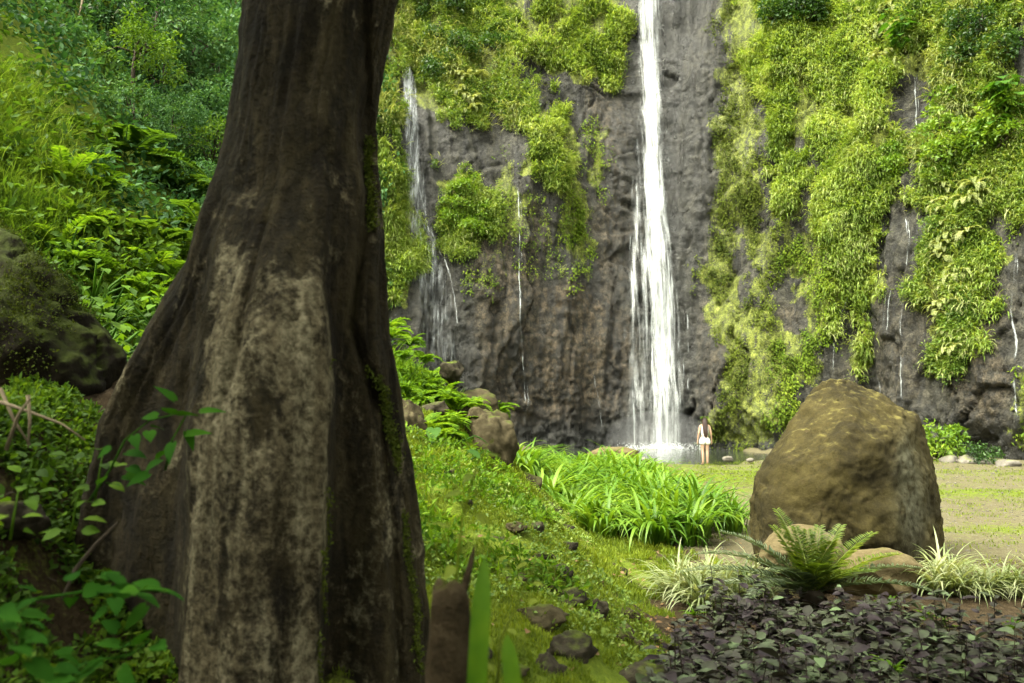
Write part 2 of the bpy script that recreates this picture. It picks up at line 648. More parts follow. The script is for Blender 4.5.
nt.links.new(b.outputs[0], out.inputs[0])
M['boulder'] = m

# cliff: dark wet basalt, brown columns, moss film where the plants hold water
m, nt, out = mat_new("cliff_basalt")
g = N(nt, "ShaderNodeNewGeometry")
P = g.outputs["Position"]
ns = noise(nt, mapping(nt, P, (1, 1, .28)), 1.6, 6, .65, .4)
nb = noise(nt, P, 2.6, 8, .68)
nf = noise(nt, P, 11, 5, .65)
s = mathn(nt, 'ADD', mathn(nt, 'ADD', mathn(nt, 'MULTIPLY', ns, .4), mathn(nt, 'MULTIPLY', nb, .35)), mathn(nt, 'MULTIPLY', nf, .25))
rp = ramp(nt, [(.40, (.009, .009, .007)), (.475, (.026, .026, .019)), (.54, (.052, .050, .036)), (.64, (.115, .108, .077))])
nt.links.new(s, rp.inputs[0])
rb = ramp(nt, [(.40, (.016, .012, .007)), (.475, (.050, .038, .022)), (.54, (.098, .074, .044)), (.63, (.18, .14, .088))])
nt.links.new(s, rb.inputs[0])
a_br = N(nt, "ShaderNodeAttribute", attribute_name="brown").outputs["Fac"]
a_mo = N(nt, "ShaderNodeAttribute", attribute_name="moss").outputs["Fac"]
a_we = N(nt, "ShaderNodeAttribute", attribute_name="wet").outputs["Fac"]
c = mixc(nt, mathn(nt, 'MULTIPLY', a_br, smooth01(nt, nb, .3, .6)), rp.outputs[0], rb.outputs[0])
c = mixc(nt, mathn(nt, 'MULTIPLY', a_we, .72), c, (.020, .022, .020))
vc = N(nt, "ShaderNodeTexVoronoi", feature='DISTANCE_TO_EDGE')
vc.inputs["Scale"].default_value = 1.5
wv = mathn(nt, 'MULTIPLY', nb, 1.0)
cmb = N(nt, "ShaderNodeVectorMath", operation='ADD')
nt.links.new(mapping(nt, P, (1, 1, .7)), cmb.inputs[0])
nt.links.new(wv, cmb.inputs[1])
nt.links.new(cmb.outputs[0], vc.inputs["Vector"])
crack = smooth01(nt, vc.outputs["Distance"], .020, .002)
wstk = smooth01(nt, noise(nt, mapping(nt, P, (1, 1, .07)), 2.2, 5, .6, .3), .47, .40)
c = mixc(nt, mathn(nt, 'MULTIPLY', wstk, .6), c, (.012, .013, .011))
blot = smooth01(nt, noise(nt, mapping(nt, P, (1, 1, .6)), 4.2, 7, .75, .8), .52, .44)
c = mixc(nt, mathn(nt, 'MULTIPLY', blot, .55), c, (.010, .010, .008))
c = mixc(nt, mathn(nt, 'MULTIPLY', crack, smooth01(nt, noise(nt, P, .8, 3), .52, .66)), c, (.008, .008, .006))
stv = noise(nt, mapping(nt, P, (1, 1, .13)), 2.6, 5, .65, .3)
mo = smooth01(nt, mathn(nt, 'ADD', a_mo, mathn(nt, 'ADD', mathn(nt, 'MULTIPLY_ADD', nf, 1.1, -.55), mathn(nt, 'MULTIPLY_ADD', stv, 1.1, -.55))), .44, .62)
mrp = ramp(nt, [(.40, (.024, .030, .006)), (.475, (.075, .095, .011)), (.54, (.15, .18, .022)), (.63, (.28, .31, .06))])
nt.links.new(mathn(nt, 'ADD', mathn(nt, 'MULTIPLY', noise(nt, mapping(nt, P, (1, 1, .4)), 3.2, 6, .7), .5), mathn(nt, 'MULTIPLY', noise(nt, P, 16, 4, .7), .5)), mrp.inputs[0])
mcol = mrp.outputs[0]
c = mixc(nt, mo, c, mcol)
b = N(nt, "ShaderNodeBsdfPrincipled")
b.inputs["Specular IOR Level"].default_value = .4
nt.links.new(c, b.inputs["Base Color"])
nt.links.new(mathn(nt, 'SUBTRACT', mathn(nt, 'MULTIPLY_ADD', a_we, -.35, .80), mathn(nt, 'MULTIPLY', wstk, .3)), b.inputs["Roughness"])
hh = mathn(nt, 'SUBTRACT', mathn(nt, 'ADD', mathn(nt, 'ADD', ns, mathn(nt, 'MULTIPLY', nb, .7)), mathn(nt, 'MULTIPLY', nf, .5)), mathn(nt, 'MULTIPLY', crack, .4))
nt.links.new(bumpn(nt, hh, 1.0, .20), b.inputs["Normal"])
nt.links.new(b.outputs[0], out.inputs[0])
M['cliff'] = m

# ground: soil, gravel, moss and short turf, weights from the terrain
m, nt, out = mat_new("ground_soil")
P = geo_pos(nt)
zone = N(nt, "ShaderNodeAttribute", attribute_name="zone")
sx = N(nt, "ShaderNodeSeparateXYZ")
nt.links.new(zone.outputs["Vector"], sx.inputs[0])
n1 = noise(nt, P, 1.3, 6, .65)
n2 = noise(nt, P, 8, 5, .65)
n3 = noise(nt, P, 45, 4, .65)
soil = ramp(nt, [(.30, (.016, .011, .006)), (.5, (.044, .031, .016)), (.7, (.095, .07, .038))])
nt.links.new(mathn(nt, 'ADD', mathn(nt, 'MULTIPLY', n2, .6), mathn(nt, 'MULTIPLY', n3, .4)), soil.inputs[0])
vg = N(nt, "ShaderNodeTexVoronoi", feature='F1')
vg.inputs["Scale"].default_value = 26
nt.links.new(P, vg.inputs["Vector"])
gv = ramp(nt, [(0, (.04, .036, .018)), (.45, (.098, .088, .048)), (1, (.20, .18, .115))])
nt.links.new(mathn(nt, 'ADD', mathn(nt, 'MULTIPLY', N(nt, "ShaderNodeSeparateColor").outputs[0], 0), mathn(nt, 'MULTIPLY_ADD', n3, .9, mathn(nt, 'MULTIPLY_ADD', n2, .5, -.2))), gv.inputs[0])
c = mixc(nt, smooth01(nt, mathn(nt, 'ADD', sx.outputs["Y"], mathn(nt, 'MULTIPLY_ADD', n2, .9, -.45)), .35, .65), soil.outputs[0], gv.outputs[0])
turf = ramp(nt, [(.25, (.035, .055, .006)), (.5, (.095, .135, .011)), (.75, (.18, .21, .025))])
nt.links.new(mathn(nt, 'ADD', mathn(nt, 'MULTIPLY', n2, .55), mathn(nt, 'MULTIPLY', n3, .45)), turf.inputs[0])
tf = smooth01(nt, mathn(nt, 'ADD', sx.outputs["X"], mathn(nt, 'ADD', mathn(nt, 'MULTIPLY_ADD', n1, 1.3, -.65), mathn(nt, 'ADD', mathn(nt, 'MULTIPLY_ADD', n2, 1.1, -.55), mathn(nt, 'MULTIPLY_ADD', n3, .9, -.45)))), .30, .78)
c = mixc(nt, tf, c, turf.outputs[0])
b = N(nt, "ShaderNodeBsdfPrincipled", i_Roughness=.95)
b.inputs["Specular IOR Level"].default_value = .12
nt.links.new(c, b.inputs["Base Color"])
nt.links.new(bumpn(nt, mathn(nt, 'ADD', mathn(nt, 'MULTIPLY', n2, .8), mathn(nt, 'ADD', mathn(nt, 'MULTIPLY', n3, .5), mathn(nt, 'MULTIPLY', vg.outputs["Distance"], .25))), .9, .05), b.inputs["Normal"])
nt.links.new(b.outputs[0], out.inputs[0])
M['ground'] = m

# bark: dark, damp, with pale lichen plates
m, nt, out = mat_new("tree_bark")
P = geo_pos(nt)
nv = noise(nt, mapping(nt, P, (1, 1, .35)), 5.5, 7, .68, .5)
n2 = noise(nt, mapping(nt, P, (1, 1, .55)), 3.4, 7, .66, .9)
n3 = noise(nt, P, 24, 5, .7)
rp = ramp(nt, [(.34, (.006, .005, .002)), (.46, (.018, .0145, .0055)), (.56, (.042, .034, .0145)), (.72, (.09, .075, .036))])
nt.links.new(mathn(nt, 'ADD', mathn(nt, 'MULTIPLY', nv, .65), mathn(nt, 'MULTIPLY', n3, .35)), rp.inputs[0])
a_li = N(nt, "ShaderNodeAttribute", attribute_name="lichen").outputs["Fac"]
a_ms = N(nt, "ShaderNodeAttribute", attribute_name="moss").outputs["Fac"]
lf = smooth01(nt, mathn(nt, 'ADD', mathn(nt, 'ADD', mathn(nt, 'MULTIPLY_ADD', noise(nt, mapping(nt, P, (1, 1, .6)), 1.9, 3, .55), .50, -.26), mathn(nt, 'MULTIPLY_ADD', a_li, .17, -.105)), mathn(nt, 'ADD', mathn(nt, 'MULTIPLY', n2, .78), mathn(nt, 'MULTIPLY', n3, .22))), .45, .60)
c = mixc(nt, mathn(nt, 'MULTIPLY', lf, .85), rp.outputs[0], mixc(nt, smooth01(nt, n3, .3, .7), (.060, .050, .024), (.34, .31, .20)))
stk = noise(nt, mapping(nt, P, (1, 1, .12)), 9.0, 4, .6, .3)
c = mixc(nt, smooth01(nt, stk, .38, .62), mixc(nt, 1.0, c, (.55, .52, .47), 'MULTIPLY'), c)
mf = smooth01(nt, mathn(nt, 'ADD', a_ms, mathn(nt, 'MULTIPLY_ADD', n3, 1.2, -.6)), .35, .75)
c = mixc(nt, mf, c, mixc(nt, n2, (.035, .042, .006), (.10, .11, .012)))
b = N(nt, "ShaderNodeBsdfPrincipled", i_Roughness=.9)
b.inputs["Specular IOR Level"].default_value = .2
nt.links.new(c, b.inputs["Base Color"])
nt.links.new(bumpn(nt, mathn(nt, 'ADD', nv, mathn(nt, 'ADD', mathn(nt, 'MULTIPLY', n2, .5), mathn(nt, 'MULTIPLY', n3, .7))), 1.0, .06), b.inputs["Normal"])
nt.links.new(b.outputs[0], out.inputs[0])
M['bark'] = m


def water_mat(name, lo, hi, fx, fz, seed=0.0, col=(.76, .80, .79)):
    """falling water: threads of white water with gaps, from a noise stretched along the fall"""
    m, nt, out = mat_new(name)
    st = N(nt, "ShaderNodeAttribute", attribute_name="st").outputs["Vector"]
    dn = N(nt, "ShaderNodeAttribute", attribute_name="dens").outputs["Fac"]
    mp = N(nt, "ShaderNodeMapping")
    mp.inputs["Scale"].default_value = (fx, fz, 1)
    mp.inputs["Location"].default_value = (seed, seed * 1.7, 0)
    nt.links.new(st, mp.inputs["Vector"])
    a1 = noise(nt, mp.outputs[0], 1.0, 6, .68, .8)
    mp2 = N(nt, "ShaderNodeMapping")
    mp2.inputs["Scale"].default_value = (fx * .35, fz * 1.6, 1)
    mp2.inputs["Location"].default_value = (seed * 2, seed, 3)
    nt.links.new(st, mp2.inputs["Vector"])
    a2 = noise(nt, mp2.outputs[0], 1.0, 4, .6, .6)
    s = mathn(nt, 'ADD', mathn(nt, 'ADD', mathn(nt, 'MULTIPLY', a1, .65), mathn(nt, 'MULTIPLY', a2, .35)), mathn(nt, 'MULTIPLY_ADD', dn, .55, -.35))
    al = smooth01(nt, s, lo, hi)
    al = mathn(nt, 'MULTIPLY', al, smooth01(nt, dn, 0.0, .25))
    d = N(nt, "ShaderNodeBsdfPrincipled", i_Roughness=.35)
    d.inputs["Base Color"].default_value = (*col, 1)
    t = N(nt, "ShaderNodeBsdfTranslucent")
    t.inputs[0].default_value = (*col, 1)
    mx0 = N(nt, "ShaderNodeMixShader")
    mx0.inputs[0].default_value = .35
    nt.links.new(d.outputs[0], mx0.inputs[1])
    nt.links.new(t.outputs[0], mx0.inputs[2])
    tr = N(nt, "ShaderNodeBsdfTransparent")
    mx = N(nt, "ShaderNodeMixShader")
    nt.links.new(al, mx.inputs[0])
    nt.links.new(tr.outputs[0], mx.inputs[1])
    nt.links.new(mx0.outputs[0], mx.inputs[2])
    nt.links.new(mx.outputs[0], out.inputs[0])
    return m


M['fall_core'] = water_mat("white_water_core", .45, .80, 5.5, .26, 1.3)
M['fall_veil'] = water_mat("white_water_veil", .44, .76, 9.0, .24, 5.1, (.74, .79, .79))
M['fall_thin'] = water_mat("white_water_thin", .36, .80, 9.0, .55, 9.7, (.66, .71, .72))
M['thread'] = plain_mat("white_water_thread", (.82, .86, .86), .4, .08, 3)

m, nt, out = mat_new("pool_water")
b = N(nt, "ShaderNodeBsdfPrincipled", i_Roughness=.07)
b.inputs["Base Color"].default_value = (.028, .034, .024, 1)
b.inputs["Specular IOR Level"].default_value = .5
P = geo_pos(nt)
nt.links.new(bumpn(nt, noise(nt, mapping(nt, P, (1, .5, 1)), 3.0, 4, .6), .35, .05), b.inputs["Normal"])
nt.links.new(b.outputs[0], out.inputs[0])
M['pool'] = m
M['skin'] = plain_mat("skin", (.46, .29, .20), .55, .08, 8)
M['white_cloth'] = plain_mat("white_cotton", (.82, .81, .78), .8, .05, 30)
M['hair'] = plain_mat("dark_brown_hair", (.032, .016, .012), .45, .4, 30, .5)

# ------------------------------------------------------------------ terrain
_ty = [-20, 4, 6, 11, 17, 25, 35, 50, 70]
_tx = [1.8, 1.45, 1.35, 1.25, .6, -.3, -2.2, -6, -9]


def toe(y):
    return np.interp(y, _ty, _tx)


def sp1(x):
    return np.where(x > 20, x, np.log1p(np.exp(np.minimum(x, 20))))


def ground_z(x, y, detail=True):
    x = np.asarray(x, float)
    y = np.asarray(y, float)
    shp = np.broadcast(x, y).shape
    x, y = np.broadcast_to(x, shp).ravel(), np.broadcast_to(y, shp).ravel()
    p = np.stack([x, y, 0 * x], 1)
    s = toe(y) - x + .25 * vnoise(p * .9, 3)
    A = np.interp(y, [-10, 4, 6, 9, 14, 20, 30, 45], [.8, .9, 1.2, 1.9, 3.2, 3.6, 3.6, 2.5])
    Ls = np.interp(y, [4, 6, 9, 14], [1.6, 1.7, 1.9, 2.2])
    sm = sp1(s * 5) / 5
    z = A * (1 - np.exp(-sm / Ls))
    z = z + 1.15 * sstep(-1.75, -3.1, x) * sstep(9, 6.5, y)
    off = np.where(y < 18, .12 * (np.clip(y, 0, 18) - 10), .96 - .25 * np.maximum(0, y - 21))
    z = z + 1.2 * sp1((-x - 4.5 + off)) * (.45 + .55 * sstep(5, 13, y))
    z = z + np.where(y < -6, .35 * (-6 - y), 0) * .6
    # pool basin
    dx, dy = (x - 6.5) / 6.3, (y - 40.2) / 8.2
    rr = np.sqrt(dx * dx + dy * dy) + .06 * vnoise(p * .6, 21)
    z = z - .75 * sstep(1.05, .80, rr)
    if detail:
        sl = sstep(0, .8, s)
        z = z + (.015 + .085 * sl) * fbm(p * 2.4, 3, 5) + (.006 + .020 * sl) * fbm(p * 9, 2, 9) + .05 * vnoise(p * .35, 13)
    return z.reshape(shp)


def lines(a, b, fine, lo, hi, grow=1.18):
    c = list(np.arange(lo, hi, fine))
    st, x = fine, hi
    while x < b:
        c.append(x)
        st = min(st * grow, 6)
        x += st
    c.append(b)
    st, x = fine, lo
    while x > a:
        st = min(st * grow, 6)
        x -= st
        c.insert(0, max(x, a))
    return np.array(sorted(set(np.round(c, 4))))


gx = lines(-90, 90, .075, -6.5, 9.0)
gy = lines(-60, 120, .075, 2.2, 18.0)
GX, GY = np.meshgrid(gx, gy)
GZ = ground_z(GX, GY)
gp = np.stack([GX.ravel(), GY.ravel(), GZ.ravel()], 1)
nxg, nyg = len(gx), len(gy)
ii = (np.arange(nyg - 1)[:, None] * nxg + np.arange(nxg - 1)[None]).ravel()
gf = np.stack([ii, ii + 1, ii + 1 + nxg, ii + nxg], 1)
s_ = toe(gp[:, 1]) - gp[:, 0]
q2 = gp * np.array([1, 1, 0])
X_, Y_ = gp[:, 0], gp[:, 1]


def blob(cx, cy, rx, ry, x=None, y=None):
    x = X_ if x is None else x
    y = Y_ if y is None else y
    return np.exp(-(((x - cx) / rx) ** 2 + ((y - cy) / ry) ** 2))


def turf_w(x, y):
    s = toe(y) - x
    w = .20 + .75 * sstep(-1.6, .1, s) * sstep(3.2, 5.0, y)
    w = w + .5 * blob(7.5, 26, 4.5, 6, x, y) + .45 * blob(12.5, 21, 5, 1.3, x, y) + .35 * blob(9.5, 14.5, 2.5, .8, x, y) + .30 * blob(16, 27, 5, 1.5, x, y)
    w = w - 1.15 * blob(1.75, 8.0, .8, 1.1, x, y) - .9 * blob(3.8, 7, 2.2, 2.0, x, y) - .75 * blob(4.6, 9.6, 1.6, .9, x, y) - .5 * blob(2.6, 13.3, 1.6, .8, x, y)
    w = np.where((y < 6.5) & (x < -1.4), .25, w)
    return w


turf = turf_w(X_, Y_)
grav = sstep(.5, 2.5, -s_ + .9 * vnoise(q2 * .9, 75)) * sstep(8.0, 13.0, Y_ + 1.6 * vnoise(q2 * .7, 76)) * (1 - .6 * blob(7, 25, 4, 6)) * (1 - blob(4.8, 9.6, 1.8, 1.0))
ground = MB().add(gp, gf).build("ground", M['ground'], smooth=True, attrs={"zone": np.stack([turf, grav, 0 * turf], 1)})
tag(ground, kind="structure")

mb = MB()
a_ = np.linspace(0, 2 * np.pi, 72, endpoint=False)
ring = np.stack([6.5 + 7.2 * np.cos(a_), 40.2 + 8.6 * np.sin(a_), -.16 + 0 * a_], 1)
mb.add(ring, np.arange(72)[None])
tag(mb.build("pool_water", M['pool']), kind="structure")

# ------------------------------------------------------------------ cliff
cxs = [-60, -40, -25, -12, -6, 0, 4, 8, 12, 16, 20, 24, 28, 33, 40, 55]
cys = [30, 36, 40, 41.5, 43, 45.5, 46.6, 47.2, 45.2, 40.5, 34.6, 29.5, 25.0, 20, 12, -4]
xx = np.linspace(-60, 55, 2400)
yy = np.interp(xx, cxs, cys)
ker = np.hanning(61)
yy = np.convolve(np.pad(yy, 30, mode='edge'), ker / ker.sum(), 'valid')
arc = np.concatenate([[0], np.cumsum(np.hypot(np.diff(xx), np.diff(yy)))])
a0, a1 = np.interp(-14, xx, arc), np.interp(24, xx, arc)
ca = np.concatenate([np.arange(0, a0, .7), np.arange(a0, a1, .115), np.arange(a1, arc[-1], .6)])
czl = np.concatenate([np.arange(-1.2, 25.5, .115), np.arange(25.5, 44, .7)])
CX0, CY0 = np.interp(ca, arc, xx), np.interp(ca, arc, yy)
tx_, ty_ = np.gradient(CX0, ca), np.gradient(CY0, ca)
nx_, ny_ = ty_, -tx_                                        # towards the clearing
ncol, nrow = len(ca), len(czl)
A_, Z_ = np.meshgrid(ca, czl)
x0 = np.broadcast_to(CX0, A_.shape).ravel()
y0 = np.broadcast_to(CY0, A_.shape).ravel()
nxx = np.broadcast_to(nx_, A_.shape).ravel()
nyy = np.broadcast_to(ny_, A_.shape).ravel()
A_, Z_ = A_.ravel(), Z_.ravel()
q = np.stack([A_, 0 * A_, Z_], 1)
wq = q + .5 * np.stack([vnoise(q * .8, 61), 0 * A_, vnoise(q * .8, 62)], 1)
disp = 1.25 * fbm(q * np.array([.16, 1, .07]), 3, 31)
disp = disp + .55 * fbm(q * np.array([.55, 1, .12]), 3, 41)
wc = wq + np.stack([.6 * vnoise(q * .45, 63), 0 * A_, 1.5 * vnoise(q * .3, 64)], 1)
d1, cv, gap = worley(wc * np.array([.50, 0, .10]), 51)
disp = disp + .50 * (cv - .5) - .16 * np.exp(-(gap / .05) ** 2)
led = Z_ / 3.4 + .55 * vnoise(q * np.array([.22, 1, .1]), 65) + 1.7 * cv
saw = led - np.floor(led)
disp = disp + .26 * (saw - .5) * (.5 + .5 * vnoise(q * .3, 66)) * sstep(1, .93, saw)
amp = .15 + .85 * sstep(6, .8, Z_)                         # blockier towards the foot
d1, cv, gap = worley(wq * np.array([1.5, 1, .85]) + 9, 71)
disp = disp + amp * (.22 * (cv - .5) - .07 * np.exp(-(gap / .05) ** 2))
disp = disp + .09 * fbm(q * np.array([3.2, 1, .5]), 3, 181, .6) + (.07 + .06 * amp) * fbm(q * 2.2, 4, 81, .7)
disp = disp - .9 * sstep(1.8, .4, Z_) * (.5 + .5 * vnoise(q * .25, 91))       # undercut foot
disp = disp - .11 * Z_ - .004 * Z_ * Z_                     # leans back
cp = np.stack([x0 + nxx * disp, y0 + nyy * disp, Z_], 1)
ii = (np.arange(nrow - 1)[:, None] * ncol + np.arange(ncol - 1)[None]).ravel()
cf = np.stack([ii, ii + 1, ii + 1 + ncol, ii + ncol], 1)
cpx, cpy, _ = px_of(cp)
cpx = np.where(cp[:, 1] > 5, cpx, -9999)
wpx = cpx + 10 * vnoise(q * .9, 101) + 5 * vnoise(q * 2.5, 102)
wpy = cpy + 14 * vnoise(q * .8, 103) + 6 * vnoise(q * 2.2, 104)

VEG = [  # style, outline on the rock face, cover per 1000 square units
    ('herb', [(372, -60), (518, -60), (518, 84), (538, 98), (558, 114), (532, 128), (505, 125), (471, 114), (437, 125), (425, 105), (415, 75), (405, 55), (399, 90), (393, 135), (372, 135)], 300),
    ('lime', [(521, 27), (548, -60), (619, -60), (621, 50), (613, 91), (588, 83), (572, 77), (553, 91), (545, 60), (521, 44)], 480),
    ('lime', [(527, 133), (558, 112), (576, 141), (576, 178), (566, 192), (528, 165)], 480),
    ('moss', [(583, 130), (611, 130), (608, 195), (588, 190)], 170),
    ('moss', [(558, 160), (574, 160), (592, 225), (590, 272), (570, 262)], 220),
    ('herb', [(436, 173), (468, 178), (492, 200), (506, 232), (498, 244), (445, 246)], 330),
    ('moss', [(455, 240), (505, 235), (500, 284), (462, 280)], 75),
    ('moss', [(495, 150), (520, 150), (520, 250), (500, 240)], 110),
    ('moss', [(520, 200), (560, 200), (575, 280), (520, 280)], 55),
    ('moss', [(580, 215), (592, 215), (594, 275), (580, 275)], 260),
    ('lime', [(375, 150), (396, 155), (418, 220), (422, 264), (406, 292), (375, 300)], 420),
    ('moss', [(716, 0), (712, 34), (738, 50), (720, 71), (726, 98), (719, 128), (709, 148), (718, 188), (704, 230), (704, 287), (714, 311), (712, 331), (725, 355), (728, 382), (714, 408), (702, 430), (705, 452), (770, 455), (790, 380), (785, 300), (770, 230), (775, 110), (790, 60), (760, -60), (716, -60)], 170),
    ('lime', [(735, -60), (900, -60), (905, 60), (888, 80), (896, 160), (908, 195), (880, 205), (882, 236), (855, 255), (838, 240), (820, 215), (795, 205), (776, 225), (770, 110), (745, 60)], 470),
    ('moss', [(775, 200), (857, 200), (855, 285), (838, 318), (826, 345), (812, 380), (780, 350)], 240),
    ('lime', [(835, 215), (858, 230), (855, 285), (840, 300), (828, 330), (822, 320), (832, 270)], 420),
    ('moss', [(775, 330), (800, 345), (800, 420), (780, 440), (770, 400)], 260),
    ('lime', [(857, 262), (882, 264), (880, 290), (866, 292), (863, 375), (857, 372), (857, 292)], 420),
    ('herb', [(898, -60), (1040, -60), (1040, 30), (1002, 40), (1004, 92), (1040, 95), (1040, 215), (995, 215), (960, 210), (925, 205), (917, 145), (945, 110), (945, 82), (895, 78)], 330),
    ('herb', [(925, 195), (997, 195), (970, 267), (965, 311), (959, 372), (941, 360), (935, 335), (955, 328), (948, 301), (916, 308), (918, 267), (931, 250)], 330),
    ('lime', [(975, 250), (1010, 247), (990, 298), (976, 304), (976, 356), (968, 355)], 480),
    ('moss', [(1000, 190), (1040, 190), (1040, 240), (1012, 245)], 250),
    ('moss', [(1010, 370), (1040, 370), (1040, 450), (1015, 440)], 120),
]
HOLES = [[(758, 90), (768, 90), (777, 150), (776, 232), (762, 230), (762, 140)],
         [(803, 148), (822, 150), (820, 200), (812, 240), (799, 230)],
         [(520, -60), (530, -60), (528, 40), (519, 40)],
         [(889, 80), (945, 80), (941, 111), (918, 141), (916, 190), (911, 235), (880, 240), (885, 200), (904, 190), (900, 150), (889, 115)],
         [(1004, 30), (1050, 30), (1050, 92), (1000, 88)],
         [(985, 212), (1040, 225), (1040, 300), (1010, 290), (1003, 250), (990, 240)],
         [(780, 262), (800, 270), (800, 330), (778, 330)],
         [(730, 225), (737, 225), (760, 300), (752, 320)]]
mo = np.zeros(len(cp))
for style, poly, dens in VEG:
    k = inside(wpx, wpy, poly)
    mo[k] = np.maximum(mo[k], {'moss': .64, 'lime': .88, 'herb': .7}[style] if dens > 100 else .4)
for h in HOLES:
    mo[inside(wpx, wpy, h)] = 0
mo = np.where((cpy < 20) & (cpx < 372), 1, mo)
br = np.zeros(len(cp))
for poly, a in (([(470, 210), (545, 210), (545, 420), (480, 420)], .7), ([(538, 290), (600, 280), (640, 330), (625, 420), (540, 410)], .9), ([(585, 90), (636, 90), (630, 300), (600, 300)], .55),
                ([(700, 300), (800, 300), (770, 440), (700, 440)], .35), ([(955, 290), (1010, 290), (1005, 420), (950, 420)], .6), ([(870, 270), (950, 270), (930, 400), (840, 400)], .25)):
    k = inside(wpx, wpy, poly)
    br[k] = np.maximum(br[k], a)
wet = np.clip(1.15 - np.abs(cpx - 660) / 60, 0, 1) + np.clip(1 - np.abs(cpx - np.interp(cpy, [50, 215, 350], [405, 418, 452])) / 32, 0, 1) * (cpy > 60)
wet = np.clip(wet + .9 * sstep(3.0, .3, Z_) + .25 * vnoise(q * .6, 111), 0, 1)


def relax(a, it=5):
    a = a.reshape(nrow, ncol)
    for _ in range(it):
        b_ = np.pad(a, 1, mode='edge')
        a = (b_[1:-1, 1:-1] * 2 + b_[:-2, 1:-1] + b_[2:, 1:-1] + b_[1:-1, :-2] + b_[1:-1, 2:]) / 6
    return a.ravel()


cliff = MB().add(cp, cf).build("cliff", M['cliff'], smooth=False, attrs={"moss": relax(mo, 3), "brown": relax(br, 12), "wet": relax(wet, 8)})
tag(cliff, kind="structure")
BVH = BVHTree.FromPolygons([tuple(v) for v in cp], [tuple(int(i) for i in f) for f in cf])
cam_v = Vector((0, 0, CAM_Z))


def hit(px, py):
    """points and normals of the cliff face behind image positions"""
    d = ray(px, py)
    P_, N_ = np.full((len(d), 3), np.nan), np.zeros((len(d), 3))
    for k in range(len(d)):
        h = BVH.ray_cast(cam_v, Vector(d[k]))
        if h[0] is not None:
            P_[k] = h[0]
            n = h[1]
            N_[k] = n if n.y < 0 else -n
    return P_, N_


def cliff_points(poly, n, r, holes=True, ragged=1.0, gaps=0):
    poly = np.asarray(poly, float)
    lo, hi = poly.min(0) - 14, poly.max(0) + 14
    frac = .5
    px = r.uniform(lo[0], hi[0], int(n / frac) * 3)
    py = r.uniform(lo[1], hi[1], len(px))
    w = np.stack([px * .045, py * .045, 0 * px], 1)
    ux = px + ragged * (11 * vnoise(w, 201) + 8 * vnoise(w * 3, 202))
    uy = py + ragged * (18 * vnoise(w * np.array([1.8, .6, 1]), 203) + 14 * vnoise(w * np.array([5, 1.2, 1]), 204))
    k = inside(ux, uy, poly)
    if holes:
        for h in HOLES:
            k &= ~inside(ux, uy, h)
    if gaps > 0:
        g_ = vnoise(np.stack([px * .085, py * .035, 0 * px], 1), 211) + .6 * vnoise(np.stack([px * .25, py * .16, 0 * px], 1), 212)
        k &= g_ > gaps - .9
    px, py = px[k], py[k]
    P_, N_ = hit(px[:n], py[:n])
    ok = ~np.isnan(P_[:, 0])
    return P_[ok], N_[ok]


def poly_area(p):
    p = np.asarray(p, float)
    x, y = p[:, 0], p[:, 1]
    return abs(np.dot(x, np.roll(y, 1)) - np.dot(y, np.roll(x, 1))) / 2


